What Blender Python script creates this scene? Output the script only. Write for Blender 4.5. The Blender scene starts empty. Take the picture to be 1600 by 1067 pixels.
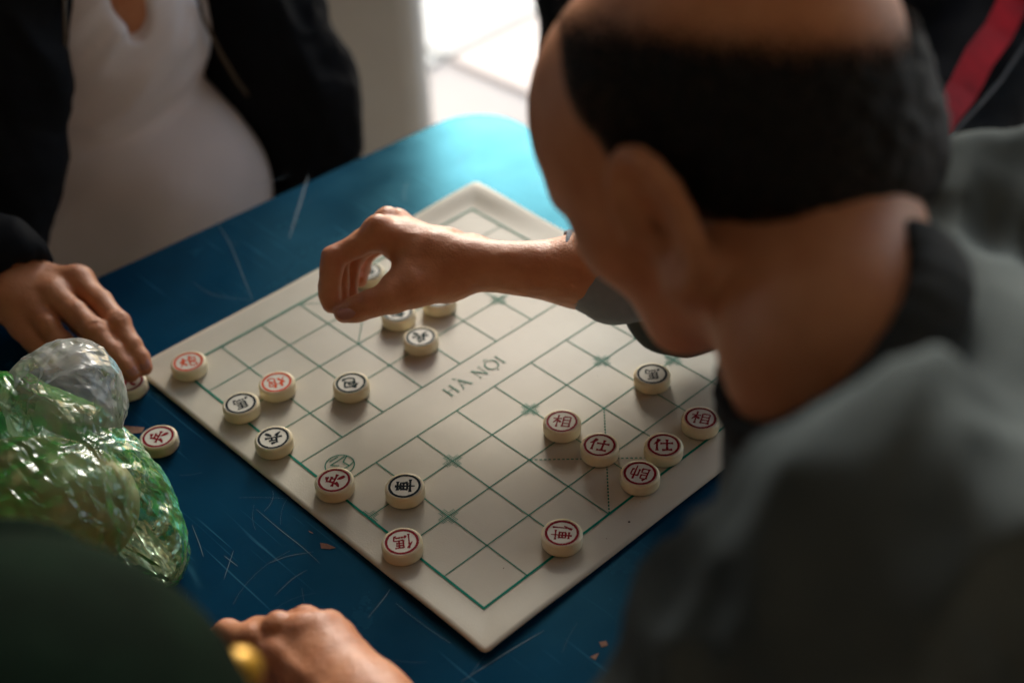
import bpy, math, random
import numpy as np
from mathutils import Vector, Matrix

random.seed(7)
sc = bpy.context.scene
COL = sc.collection

# ------------------------------------------------------------------ camera
F = 2188.8863
R = np.array([[0.7205, -0.6923, -0.0401], [-0.4515, -0.4245, -0.7848], [0.5263, 0.5835, -0.6185]])
u_, _, v_ = np.linalg.svd(R); R = u_ @ v_
CAM = np.array([-0.39133, -0.47457, 0.70505])
cd = bpy.data.cameras.new('camera'); cam = bpy.data.objects.new('camera', cd); COL.objects.link(cam)
rt, up, fw = R[0], -R[1], R[2]
cam.matrix_world = Matrix(((rt[0], up[0], -fw[0], CAM[0]), (rt[1], up[1], -fw[1], CAM[1]), (rt[2], up[2], -fw[2], CAM[2]), (0, 0, 0, 1)))
cd.sensor_width = 36; cd.lens = 49.25; cd.clip_start = 0.02; cd.clip_end = 300
cd.dof.use_dof = True; cd.dof.focus_distance = 0.985; cd.dof.aperture_fstop = 2.9; cd.dof.aperture_blades = 0
sc.camera = cam

# ------------------------------------------------------------------ light
FH = np.array([0.6698, 0.7426, 0.0]); RH = np.array([0.7426, -0.6698, 0.0])
SUN_EL = 22.0
sun_from = FH * 1.0 + RH * 0.06
sun_from /= np.linalg.norm(sun_from)
sd = np.array([sun_from[0] * math.cos(math.radians(SUN_EL)), sun_from[1] * math.cos(math.radians(SUN_EL)), math.sin(math.radians(SUN_EL))])
w = bpy.data.worlds.new("World"); sc.world = w; w.use_nodes = True
nt = w.node_tree; nt.nodes.clear()
sky = nt.nodes.new('ShaderNodeTexSky'); sky.sky_type = 'NISHITA'; sky.sun_disc = False
sky.sun_elevation = math.radians(SUN_EL); sky.sun_rotation = math.atan2(sd[0], sd[1])
sky.air_density = 1.0; sky.dust_density = 1.5; sky.ozone_density = 1.0
bg = nt.nodes.new('ShaderNodeBackground'); bg.inputs[1].default_value = 0.135
wo = nt.nodes.new('ShaderNodeOutputWorld')
nt.links.new(sky.outputs[0], bg.inputs[0]); nt.links.new(bg.outputs[0], wo.inputs[0])
sl = bpy.data.lights.new('sun', 'SUN'); sl.energy = 1.45; sl.angle = math.radians(22); sl.color = (1.0, 0.96, 0.90)
so = bpy.data.objects.new('sun', sl); COL.objects.link(so)
so.rotation_euler = Vector(sd).to_track_quat('Z', 'Y').to_euler()
so.location = (3, 3, 5)
sc.view_settings.view_transform = 'Standard'; sc.view_settings.look = 'None'
sc.view_settings.exposure = 1.42; sc.view_settings.gamma = 1.0; sc.view_settings.use_curve_mapping = False
sc.cycles.use_denoising = True
sc.cycles.max_bounces = 8; sc.cycles.transparent_max_bounces = 16
sc.cycles.caustics_reflective = False; sc.cycles.caustics_refractive = False

# ------------------------------------------------------------------ places: photograph pixel -> point in the room
def ray(x, y): return R.T @ np.array([(x - 800) / F, (y - 533.5) / F, 1.0])
def at(x, y, z=0.0):
    r = ray(x, y); return CAM + r * ((z - CAM[2]) / r[2])
def vd(x, y, d): return CAM + ray(x, y) * d
def aty(x, y, Y):
    r = ray(x, y); return CAM + r * ((Y - CAM[1]) / r[1])

# ------------------------------------------------------------------ materials
def mat(name, col, rough=0.6, col2=None, nscale=20, spec=0.5, bump=0.0, bscale=200, bdetail=4, sss=0, sssr=(1, .35, .2), ssss=0.006,
        sheen=0, tone=None, stretch=None, metallic=0, contrast=(0.35, 0.65), coat=0, coord='Object', spectint=None):
    m = bpy.data.materials.new(name); m.use_nodes = True; n = m.node_tree; N = n.nodes; L = n.links
    b = N['Principled BSDF']
    b.inputs['Base Color'].default_value = (*col, 1); b.inputs['Roughness'].default_value = rough
    b.inputs['Specular IOR Level'].default_value = spec; b.inputs['Metallic'].default_value = metallic
    tc = N.new('ShaderNodeTexCoord'); mp = N.new('ShaderNodeMapping'); L.new(tc.outputs[coord], mp.inputs[0])
    if stretch: mp.inputs['Scale'].default_value = stretch
    last = None
    if col2 is not None:
        t = N.new('ShaderNodeTexNoise'); t.inputs['Scale'].default_value = nscale; t.inputs['Detail'].default_value = 5
        L.new(mp.outputs[0], t.inputs['Vector'])
        r = N.new('ShaderNodeValToRGB'); r.color_ramp.elements[0].position = contrast[0]; r.color_ramp.elements[1].position = contrast[1]
        r.color_ramp.elements[0].color = (*col, 1); r.color_ramp.elements[1].color = (*col2, 1)
        L.new(t.outputs['Fac'], r.inputs[0]); last = r.outputs[0]
    if tone:
        a = N.new('ShaderNodeAttribute'); a.attribute_name = 'tone'
        mx = N.new('ShaderNodeMix'); mx.data_type = 'RGBA'
        L.new(a.outputs['Fac'], mx.inputs[0])
        if last: L.new(last, mx.inputs[6])
        else: mx.inputs[6].default_value = (*col, 1)
        mx.inputs[7].default_value = (*tone, 1); last = mx.outputs[2]
    if last: L.new(last, b.inputs['Base Color'])
    if bump:
        t2 = N.new('ShaderNodeTexNoise'); t2.inputs['Scale'].default_value = bscale; t2.inputs['Detail'].default_value = bdetail
        L.new(mp.outputs[0], t2.inputs['Vector'])
        bp = N.new('ShaderNodeBump'); bp.inputs['Strength'].default_value = bump; bp.inputs['Distance'].default_value = 0.001
        L.new(t2.outputs['Fac'], bp.inputs['Height']); L.new(bp.outputs[0], b.inputs['Normal'])
    if sss:
        b.inputs['Subsurface Weight'].default_value = sss; b.inputs['Subsurface Radius'].default_value = sssr
        b.inputs['Subsurface Scale'].default_value = ssss
    if sheen: b.inputs['Sheen Weight'].default_value = sheen
    if coat: b.inputs['Coat Weight'].default_value = coat; b.inputs['Coat Roughness'].default_value = 0.25
    if spectint: b.inputs['Specular Tint'].default_value = (*spectint, 1)
    return m

M = {}
M['board'] = mat('board_card', (0.475, 0.445, 0.355), 0.5, (0.555, 0.53, 0.435), 9, bump=0.12, bscale=900, spec=0.22)
M['green'] = mat('green_print', (0.0, 0.17, 0.115), 0.7, (0.0, 0.22, 0.15), 60, spec=.08)
M['pale_green'] = mat('pale_green_print', (0.10, 0.24, 0.18), 0.7, (0.16, 0.29, 0.22), 200, spec=.08)
M['ivory'] = mat('ivory_plastic', (0.70, 0.60, 0.38), 0.42, (0.80, 0.73, 0.54), 45, sss=0.25, sssr=(1, .8, .45), ssss=0.004, bump=0.08, bscale=500)
M['face'] = mat('ivory_face', (0.62, 0.61, 0.53), 0.55, (0.67, 0.66, 0.58), 160, bump=0.3, bscale=1500, spec=.2)
M['red'] = mat('red_ink', (0.26, 0.002, 0.012), 0.6, (0.19, 0.0015, 0.008), 300, spec=.08)
M['orange'] = mat('orange_ink', (0.66, 0.075, 0.008), 0.5, (0.56, 0.05, 0.006), 300, spec=.1)
M['dark'] = mat('dark_ink', (0.002, 0.009, 0.013), 0.6, spec=.06)
M['darkgreen'] = mat('dark_green_ink', (0.002, 0.022, 0.020), 0.6, spec=.06)
M['speck'] = mat('dirt', (0.03, 0.02, 0.015), 0.9)
def scalp_hair():
    m = mat('thinning_hair', (0.007, 0.0065, 0.006), 0.6, (0.016, 0.014, 0.013), 300, bump=0.8, bscale=400, spec=0.12, stretch=(1, 1, .15)); n = m.node_tree; N = n.nodes; L = n.links
    at_ = N.new('ShaderNodeAttribute'); at_.attribute_name = 'cover'
    tc = N.new('ShaderNodeTexCoord'); no = N.new('ShaderNodeTexNoise'); no.inputs['Scale'].default_value = 900; no.inputs['Detail'].default_value = 1; L.new(tc.outputs['Object'], no.inputs['Vector'])
    r = N.new('ShaderNodeMapRange'); r.inputs[1].default_value = .3; r.inputs[2].default_value = .7; L.new(no.outputs['Fac'], r.inputs[0])
    g = N.new('ShaderNodeMath'); g.operation = 'SUBTRACT'; L.new(at_.outputs['Fac'], g.inputs[0]); L.new(r.outputs[0], g.inputs[1])
    k = N.new('ShaderNodeMath'); k.operation = 'MULTIPLY_ADD'; k.inputs[1].default_value = 4; k.inputs[2].default_value = .6; k.use_clamp = True; L.new(g.outputs[0], k.inputs[0])
    L.new(k.outputs[0], N['Principled BSDF'].inputs['Alpha']); return m
M['scalp_hair'] = scalp_hair()
M['skin'] = mat('skin', (0.50, 0.195, 0.085), 0.48, (0.58, 0.255, 0.125), 45, bump=0.45, bscale=560, bdetail=6, sss=0.12, tone=(0.46, 0.125, 0.075), spec=0.45)
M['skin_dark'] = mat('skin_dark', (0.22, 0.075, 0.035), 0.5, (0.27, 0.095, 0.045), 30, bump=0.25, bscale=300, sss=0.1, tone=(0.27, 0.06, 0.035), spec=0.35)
M['nail'] = mat('nail', (0.40, 0.17, 0.12), 0.3, coat=0.2)
M['hair'] = mat('hair', (0.006, 0.006, 0.006), 0.6, (0.012, 0.011, 0.010), 300, bump=0.8, bscale=400, spec=0.08, stretch=(1, 1, .15))
M['shirt_grey_shaded'] = mat('grey_cotton_shaded', (0.060, 0.071, 0.072), 0.95, (0.095, 0.111, 0.111), 9, bump=0.4, bscale=700, spec=0.03)  # shade over the shirt's back put into a darker colour
M['sleeve'] = mat('blue_grey_cotton_lit', (0.22, 0.25, 0.28), 0.95, (0.27, 0.30, 0.33), 40, bump=0.5, bscale=900, spec=0.05)  # same shirt, made paler because this sleeve is lit
M['collar'] = mat('shaded_collar', (0.045, 0.050, 0.053), 0.95, spec=0.03)  # shade round the neck put into the collar colour
M['tee'] = mat('pale_tee', (0.76, 0.71, 0.715), 0.95, (0.80, 0.75, 0.755), 8, bump=0.2, bscale=600, spec=0.1)
M['black'] = mat('black_jacket', (0.008, 0.009, 0.011), 0.75, (0.011, 0.012, 0.014), 12, bump=0.3, bscale=250, spec=0.04)
M['zip'] = mat('zip_tape', (0.09, 0.06, 0.03), 0.5)
M['redstripe'] = mat('red_stripe', (0.60, 0.002, 0.012), 0.6, (0.25, 0.002, 0.006), 12, spec=.15)
M['piping'] = mat('grey_piping', (0.05, 0.05, 0.05), 0.7)
M['trousers'] = mat('teal_trousers', (0.14, 0.20, 0.20), 0.9, (0.09, 0.14, 0.14), 8)
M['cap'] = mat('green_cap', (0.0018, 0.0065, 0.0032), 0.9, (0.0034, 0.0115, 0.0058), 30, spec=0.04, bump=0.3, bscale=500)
M['brass'] = mat('yellow_badge', (0.75, 0.42, 0.04), 0.4, metallic=0.3)
M['bread'] = mat('bread', (0.80, 0.34, 0.16), 0.7, (0.88, 0.66, 0.52), 22)
M['pillar'] = mat('pillar_paint', (0.86, 0.84, 0.78), 0.75, (0.80, 0.77, 0.71), 5, bump=0.3, bscale=120)
M['wall'] = mat('brown_wall', (0.10, 0.065, 0.045), 0.8, (0.13, 0.085, 0.06), 4)
M['wall_fill'] = mat('fill_wall_paint', (0.54, 0.49, 0.43), 0.85, (0.48, 0.44, 0.38), 3)  # bright colour chosen so the unseen walls bounce fill light
M['unseen_ceiling'] = mat('unseen_ceiling_paint', (0.54, 0.51, 0.46), 0.9, (0.50, 0.47, 0.42), 3)
M['tile'] = mat('pale_tile', (0.66, 0.67, 0.62), 0.6, (0.72, 0.73, 0.68), 6)
M['tile_pink'] = mat('pink_tile', (0.74, 0.62, 0.54), 0.6, (0.79, 0.67, 0.59), 6)
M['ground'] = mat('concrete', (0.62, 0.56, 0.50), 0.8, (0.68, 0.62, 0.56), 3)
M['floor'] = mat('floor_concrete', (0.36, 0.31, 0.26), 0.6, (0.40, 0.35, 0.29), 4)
M['chip'] = mat('bare_wood', (0.20, 0.095, 0.055), 0.8, (0.26, 0.13, 0.08), 200)
M['scratch'] = mat('scratch', (0.018, 0.085, 0.14), 0.5)
M['metal'] = mat('table_steel', (0.10, 0.10, 0.11), 0.4, metallic=0.8)
M['seam'] = mat('stitching', (0.05, 0.05, 0.055), 0.9)

def table_mat():
    m = mat('blue_paint', (0.002, 0.022, 0.054), 0.3, (0.003, 0.040, 0.092), 7, spec=0.32, spectint=(.25, .85, 1.0))
    n = m.node_tree; N = n.nodes; L = n.links; b = N['Principled BSDF']
    tc = N.new('ShaderNodeTexCoord')
    no = N.new('ShaderNodeTexNoise'); no.inputs['Scale'].default_value = 9; no.inputs['Detail'].default_value = 8; no.inputs['Roughness'].default_value = .7
    L.new(tc.outputs['Object'], no.inputs['Vector'])
    mr = N.new('ShaderNodeMapRange'); mr.inputs[1].default_value = .3; mr.inputs[2].default_value = .7; N['Principled BSDF'].inputs['Specular IOR Level'].default_value = 0.0; mr.inputs[3].default_value = .16; mr.inputs[4].default_value = .30
    L.new(no.outputs['Fac'], mr.inputs[0]); L.new(mr.outputs[0], b.inputs['Roughness'])
    # fine random scratches: stretched noise in three directions
    acc = None
    for k, ang in enumerate((0.3, 1.2, 2.2, 2.8)):
        mp = N.new('ShaderNodeMapping'); mp.inputs['Rotation'].default_value = (0, 0, ang); mp.inputs['Scale'].default_value = (260, 7, 1)
        mp.inputs['Location'].default_value = (k * 3.3, k, 0)
        L.new(tc.outputs['Object'], mp.inputs[0])
        t = N.new('ShaderNodeTexNoise'); t.inputs['Scale'].default_value = 1.0; t.inputs['Detail'].default_value = 2; t.inputs['Distortion'].default_value = .3
        L.new(mp.outputs[0], t.inputs['Vector'])
        r = N.new('ShaderNodeMapRange'); r.inputs[1].default_value = .70; r.inputs[2].default_value = .78
        L.new(t.outputs['Fac'], r.inputs[0])
        if acc is None: acc = r.outputs[0]
        else:
            a = N.new('ShaderNodeMath'); a.operation = 'MAXIMUM'; L.new(acc, a.inputs[0]); L.new(r.outputs[0], a.inputs[1]); acc = a.outputs[0]
    mu = N.new('ShaderNodeMath'); mu.operation = 'MULTIPLY'; mu.inputs[1].default_value = .35; L.new(acc, mu.inputs[0])
    src = b.inputs['Base Color'].links[0].from_socket
    mx = N.new('ShaderNodeMix'); mx.data_type = 'RGBA'; L.new(mu.outputs[0], mx.inputs[0]); L.new(src, mx.inputs[6]); mx.inputs[7].default_value = (.05, .19, .30, 1)
    L.new(mx.outputs[2], b.inputs['Base Color'])
    gl = N.new('ShaderNodeBsdfGlossy'); gl.inputs[0].default_value = (.20, .66, .82, 1); L.new(mr.outputs[0], gl.inputs['Roughness'])
    fr = N.new('ShaderNodeFresnel'); fr.inputs[0].default_value = 1.38
    ms = N.new('ShaderNodeMixShader'); L.new(fr.outputs[0], ms.inputs[0]); L.new(b.outputs[0], ms.inputs[1]); L.new(gl.outputs[0], ms.inputs[2])
    L.new(ms.outputs[0], N['Material Output'].inputs[0])
    return m
M['table'] = table_mat()

def film_mat(name, tint, alpha, rough, bscale, bstr, trans=.22, ior=1.45):
    m = bpy.data.materials.new(name); m.use_nodes = True; n = m.node_tree; N = n.nodes; L = n.links; N.clear()
    out = N.new('ShaderNodeOutputMaterial'); tc = N.new('ShaderNodeTexCoord')
    mp = N.new('ShaderNodeMapping'); mp.inputs['Scale'].default_value = (1, .30, 1); mp.inputs['Rotation'].default_value = (.3, .2, .7)
    L.new(tc.outputs['Object'], mp.inputs[0])
    v = N.new('ShaderNodeTexVoronoi'); v.feature = 'DISTANCE_TO_EDGE'; v.inputs['Scale'].default_value = bscale; v.inputs['Randomness'].default_value = 1
    dn = N.new('ShaderNodeTexNoise'); dn.inputs['Scale'].default_value = bscale * .8; dn.inputs['Detail'].default_value = 3; L.new(mp.outputs[0], dn.inputs['Vector'])
    ad = N.new('ShaderNodeMix'); ad.data_type = 'RGBA'; ad.blend_type = 'LINEAR_LIGHT'; ad.inputs[0].default_value = .035; L.new(mp.outputs[0], ad.inputs[6]); L.new(dn.outputs['Color'], ad.inputs[7])
    L.new(ad.outputs[2], v.inputs['Vector'])
    r = N.new('ShaderNodeMapRange'); r.inputs[1].default_value = 0; r.inputs[2].default_value = .32; r.inputs[3].default_value = 1; r.inputs[4].default_value = 0; L.new(v.outputs['Distance'], r.inputs[0])
    bp = N.new('ShaderNodeBump'); bp.inputs['Strength'].default_value = bstr; bp.inputs['Distance'].default_value = .0022
    L.new(r.outputs[0], bp.inputs['Height'])
    tr = N.new('ShaderNodeBsdfTransparent'); tr.inputs[0].default_value = (*[1 - (1 - c) * trans for c in tint], 1)
    df = N.new('ShaderNodeBsdfTranslucent'); df.inputs[0].default_value = (*tint, 1)
    d2 = N.new('ShaderNodeBsdfDiffuse'); d2.inputs[0].default_value = (*tint, 1)
    gl = N.new('ShaderNodeBsdfGlossy'); gl.inputs['Roughness'].default_value = rough; gl.inputs[0].default_value = (1, 1, 1, 1)
    for s_ in (df, d2, gl): L.new(bp.outputs[0], s_.inputs['Normal'])
    a = N.new('ShaderNodeMixShader'); a.inputs[0].default_value = .45; L.new(df.outputs[0], a.inputs[1]); L.new(d2.outputs[0], a.inputs[2])
    lw = N.new('ShaderNodeLayerWeight'); lw.inputs[0].default_value = .45; L.new(bp.outputs[0], lw.inputs['Normal'])
    al = N.new('ShaderNodeMath'); al.operation = 'MULTIPLY_ADD'; al.inputs[1].default_value = .75; al.inputs[2].default_value = alpha; al.use_clamp = True
    pw = N.new('ShaderNodeMath'); pw.operation = 'POWER'; pw.inputs[1].default_value = 1.6; L.new(lw.outputs['Facing'], pw.inputs[0]); L.new(pw.outputs[0], al.inputs[0])
    pn = N.new('ShaderNodeTexNoise'); pn.inputs['Scale'].default_value = 22; pn.inputs['Detail'].default_value = 3; L.new(mp.outputs[0], pn.inputs['Vector'])
    pr_ = N.new('ShaderNodeMapRange'); pr_.inputs[1].default_value = .40; pr_.inputs[2].default_value = .62; pr_.inputs[3].default_value = alpha * .5; pr_.inputs[4].default_value = alpha * 1.6; L.new(pn.outputs['Fac'], pr_.inputs[0]); L.new(pr_.outputs[0], al.inputs[2])
    b = N.new('ShaderNodeMixShader'); L.new(al.outputs[0], b.inputs[0]); L.new(tr.outputs[0], b.inputs[1]); L.new(a.outputs[0], b.inputs[2])
    fr = N.new('ShaderNodeFresnel'); fr.inputs[0].default_value = ior; L.new(bp.outputs[0], fr.inputs['Normal'])
    c = N.new('ShaderNodeMixShader'); L.new(fr.outputs[0], c.inputs[0]); L.new(b.outputs[0], c.inputs[1]); L.new(gl.outputs[0], c.inputs[2])
    L.new(c.outputs[0], out.inputs[0])
    return m
M['film_green'] = film_mat('green_film', (0.12, 0.80, 0.12), .17, .17, 40, .75, trans=.20)
M['film_clear'] = film_mat('clear_film', (0.92, 0.95, 0.93), .22, .2, 34, .6, ior=1.35)

# ------------------------------------------------------------------ object helpers
def link(name, me, m=None, parent=None):
    o = bpy.data.objects.new(name, me); COL.objects.link(o)
    if m is not None and me is not None and len(me.materials) == 0: me.materials.append(m)
    if parent is not None: o.parent = parent
    return o
def tag(o, label, cat, group=None):
    o['label'] = label; o['category'] = cat
    if group: o['group'] = group
    return o
def thing(name, label, cat, loc=(0, 0, 0), group=None, rz=0):
    o = bpy.data.objects.new(name, None); COL.objects.link(o); o.location = loc; o.rotation_euler = (0, 0, rz); o.empty_display_size = .02
    return tag(o, label, cat, group)
def attach(child, parent):
    "parent while keeping the child's world place"
    child.parent = parent
    child.matrix_parent_inverse = Matrix.LocRotScale(parent.location, parent.rotation_euler, None).inverted()
def mesh(name, V, Fc, smooth=True):
    me = bpy.data.meshes.new(name); me.from_pydata([tuple(map(float, v)) for v in V], [], [tuple(map(int, f)) for f in Fc]); me.validate()
    if smooth: me.polygons.foreach_set('use_smooth', [True] * len(me.polygons))
    me.update(); return me
def mesh_np(name, V, Q, smooth=True):
    me = bpy.data.meshes.new(name); me.vertices.add(len(V)); me.vertices.foreach_set('co', V.astype(np.float32).ravel())
    me.loops.add(Q.size); me.loops.foreach_set('vertex_index', Q.astype(np.int32).ravel())
    me.polygons.add(len(Q)); me.polygons.foreach_set('loop_start', np.arange(0, Q.size, 4, dtype=np.int32))
    me.polygons.foreach_set('loop_total', np.full(len(Q), 4, dtype=np.int32))
    if smooth: me.polygons.foreach_set('use_smooth', np.ones(len(Q), dtype=bool))
    me.update(calc_edges=True); me.validate(); return me
def box(name, lo, hi, m, parent=None, bev=0.0, frame=None):
    import bmesh
    bm = bmesh.new(); bmesh.ops.create_cube(bm, size=1)
    lo = np.array(lo, float); hi = np.array(hi, float)
    for v in bm.verts: v.co = Vector((lo + hi) / 2 + np.array(v.co) * (hi - lo))
    if bev: bmesh.ops.bevel(bm, geom=bm.edges[:], offset=bev, segments=3, affect='EDGES', profile=.5)
    if frame is not None:
        for v in bm.verts: v.co = Vector(frame(np.array(v.co)))
        bmesh.ops.recalc_face_normals(bm, faces=bm.faces[:])
    me = bpy.data.meshes.new(name); bm.to_mesh(me); bm.free()
    return link(name, me, m, parent)

# ---- value noise
def _hash(ix, iy, iz, s):
    h = (ix.astype(np.int64) * 374761393 + iy.astype(np.int64) * 668265263 + iz.astype(np.int64) * 2147483647 + s * 974711) & 0x7fffffff
    h = ((h ^ (h >> 13)) * 1274126177) & 0x7fffffff
    return ((h ^ (h >> 16)) & 0xffff) / 65535.0
def vnoise(P, scale, seed=0):
    P = np.asarray(P) / scale + 100.0; I = np.floor(P).astype(np.int64); f = P - I; f = f * f * (3 - 2 * f); out = 0
    for dx in (0, 1):
        for dy in (0, 1):
            for dz in (0, 1):
                wgt = (f[:, 0] if dx else 1 - f[:, 0]) * (f[:, 1] if dy else 1 - f[:, 1]) * (f[:, 2] if dz else 1 - f[:, 2])
                out = out + wgt * _hash(I[:, 0] + dx, I[:, 1] + dy, I[:, 2] + dz, seed)
    return out * 2 - 1
def fbm(P, scale, seed=0, oct=3):
    a, s = 1.0, 0
    for i in range(oct): s = s + a * vnoise(P, scale / 2 ** i, seed + i); a *= .5
    return s
def ridged(P, scale, seed=0, oct=3):
    a, s = 1.0, 0
    for i in range(oct): s = s + a * (1 - 2 * np.abs(vnoise(P, scale / 1.9 ** i, seed + i))); a *= .55
    return s

# ---- organic solids: smooth unions of tapered capsules and ellipsoids, meshed with surface nets
class Sdf:
    def __init__(s): s.p = []
    def cap(s, a, b, ra, rb=None, k=.006, sub=False):
        s.p.append(('c', np.array(a, float), np.array(b, float), ra, ra if rb is None else rb, k, sub)); return s
    def chain(s, pts, k=.006):
        for (a, ra), (b, rb) in zip(pts, pts[1:]): s.cap(a, b, ra, rb, k)
        return s
    def ell(s, c, r, rot=None, k=.006, sub=False):
        s.p.append(('e', np.array(c, float), np.array(r, float), np.eye(3) if rot is None else np.array(rot, float), None, k, sub)); return s
    def plane(s, c, n, k=.004):            # cut away everything on the side n points to
        n = np.array(n, float); s.p.append(('p', np.array(c, float), n / np.linalg.norm(n), None, None, k, True)); return s
    def build(s, vox, off=0.0):
        los, his = [], []
        for q in s.p:
            if q[6]: continue
            if q[0] == 'c': r = max(q[3], q[4]); los += [np.minimum(q[1], q[2]) - r]; his += [np.maximum(q[1], q[2]) + r]
            else: e = np.abs(q[3].T) @ q[2]; los += [q[1] - e]; his += [q[1] + e]
        pad = 4 * vox + .006 + abs(off)
        lo = np.min(los, 0) - pad; hi = np.max(his, 0) + pad
        n = np.ceil((hi - lo) / vox).astype(int) + 1
        ax = [lo[i] + np.arange(n[i]) * vox for i in range(3)]
        v = np.full(n, 0.5, np.float32)
        for q in s.p:
            k = q[5]
            if q[0] == 'c': r = max(q[3], q[4]); l = np.minimum(q[1], q[2]) - r; h = np.maximum(q[1], q[2]) + r
            elif q[0] == 'e': e = np.abs(q[3].T) @ q[2]; l = q[1] - e; h = q[1] + e
            else: l = lo; h = hi
            m = k * 1.2 + 3 * vox + abs(off)
            i0 = np.clip(np.floor((l - m - lo) / vox).astype(int), 0, n); i1 = np.clip(np.ceil((h + m - lo) / vox).astype(int) + 1, 0, n)
            if np.any(i1 <= i0): continue
            sl_ = tuple(slice(a, b) for a, b in zip(i0, i1))
            X = ax[0][sl_[0]][:, None, None].astype(np.float32); Y = ax[1][sl_[1]][None, :, None].astype(np.float32); Z = ax[2][sl_[2]][None, None, :].astype(np.float32)
            if q[0] == 'c':
                a, b = q[1], q[2]; d = b - a; L2 = float(d @ d) + 1e-12
                t = np.clip(((X - a[0]) * d[0] + (Y - a[1]) * d[1] + (Z - a[2]) * d[2]) / L2, 0, 1)
                D = np.sqrt((X - a[0] - t * d[0]) ** 2 + (Y - a[1] - t * d[1]) ** 2 + (Z - a[2] - t * d[2]) ** 2) - (q[3] + t * (q[4] - q[3]))
            elif q[0] == 'e':
                c, r, A = q[1], q[2], q[3]
                x, y, z = X - c[0], Y - c[1], Z - c[2]
                l0 = [(A[i, 0] * x + A[i, 1] * y + A[i, 2] * z) / r[i] for i in range(3)]
                k0 = np.sqrt(l0[0] ** 2 + l0[1] ** 2 + l0[2] ** 2) + 1e-9
                k1 = np.sqrt((l0[0] / r[0]) ** 2 + (l0[1] / r[1]) ** 2 + (l0[2] / r[2]) ** 2) + 1e-9
                D = k0 * (k0 - 1) / k1
            else:
                D = -((X - q[1][0]) * q[2][0] + (Y - q[1][1]) * q[2][1] + (Z - q[1][2]) * q[2][2])
            w_ = v[sl_]
            if q[6]:
                h_ = np.maximum(k - np.abs(w_ + D), 0); v[sl_] = np.maximum(w_, -D) + h_ * h_ / (4 * k)
            else:
                h_ = np.maximum(k - np.abs(w_ - D), 0); v[sl_] = np.minimum(w_, D) - h_ * h_ / (4 * k)
        v -= off
        return nets(v, lo, vox)
def nets(v, lo, vox):
    sgn = v < 0
    c = np.zeros(np.array(v.shape) - 1, np.int8)
    for i in (0, 1):
        for j in (0, 1):
            for k in (0, 1): c += sgn[i:v.shape[0] - 1 + i, j:v.shape[1] - 1 + j, k:v.shape[2] - 1 + k]
    act = (c > 0) & (c < 8)
    idx = np.full(act.shape, -1, np.int32); I = np.argwhere(act); idx[act] = np.arange(len(I))
    acc = np.zeros((len(I), 3)); cnt = np.zeros(len(I))
    cor = [(i, j, k) for i in (0, 1) for j in (0, 1) for k in (0, 1)]
    val = {q: v[I[:, 0] + q[0], I[:, 1] + q[1], I[:, 2] + q[2]] for q in cor}
    for a in cor:
        for d in range(3):
            if a[d]: continue
            b = list(a); b[d] = 1; b = tuple(b)
            va, vb = val[a], val[b]; m = (va < 0) != (vb < 0)
            t = va[m] / (va[m] - vb[m])
            p = np.tile(np.array(a, float), (m.sum(), 1)); p[:, d] += t
            acc[m] += p; cnt[m] += 1
    V = lo + (I + acc / cnt[:, None]) * vox
    Q = []
    for d in range(3):
        e = [0, 0, 0]; e[d] = 1
        s0 = sgn[tuple(slice(0, v.shape[i] - e[i]) for i in range(3))]; s1 = sgn[tuple(slice(e[i], v.shape[i]) for i in range(3))]
        E = np.argwhere(s0 != s1)
        b, cc = (d + 1) % 3, (d + 2) % 3
        ok = (E[:, b] > 0) & (E[:, cc] > 0) & (E[:, b] < act.shape[b]) & (E[:, cc] < act.shape[cc]) & (E[:, d] < act.shape[d])
        E = E[ok]; inside = s0[E[:, 0], E[:, 1], E[:, 2]]
        def g(db, dc):
            J = E.copy(); J[:, b] -= db; J[:, cc] -= dc; return idx[J[:, 0], J[:, 1], J[:, 2]]
        q = np.stack([g(1, 1), g(0, 1), g(0, 0), g(1, 0)], 1)
        q[~inside] = q[~inside][:, ::-1]; Q.append(q)
    Q = np.concatenate(Q); Q = Q[(Q >= 0).all(1)]
    return V, Q
def normals(V, Q):
    n = np.cross(V[Q[:, 2]] - V[Q[:, 0]], V[Q[:, 3]] - V[Q[:, 1]]); N = np.zeros_like(V)
    for i in range(4): np.add.at(N, Q[:, i], n)
    return N / (np.linalg.norm(N, axis=1, keepdims=True) + 1e-12)
def relax(V, Q, it=2, lam=.5):
    for _ in range(it):
        A = np.zeros_like(V); c = np.zeros(len(V))
        for i in range(4):
            for j in (1, 3): np.add.at(A, Q[:, i], V[Q[:, (i + j) % 4]]); np.add.at(c, Q[:, i], 1)
        V = V + lam * (A / np.maximum(c, 1)[:, None] - V)
    return V
def joinvq(*parts):
    Vs, Qs, o = [], [], 0
    for V, Q in parts: Vs.append(V); Qs.append(Q + o); o += len(V)
    return np.concatenate(Vs), np.concatenate(Qs)
def organic(name, VQ, m, parent=None, tones=None, at_world=True):
    V, Q = VQ
    org = np.array(parent.location) if parent is not None else np.zeros(3)
    me = mesh_np(name, V - org, Q)
    if tones:
        t = np.zeros(len(V))
        for p, r, s in tones: t = np.maximum(t, s * np.exp(-((V - p) ** 2).sum(1) / (r * r)))
        a = me.attributes.new('tone', 'FLOAT', 'POINT'); a.data.foreach_set('value', t.astype(np.float32))
    return link(name, me, m, parent)
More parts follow.
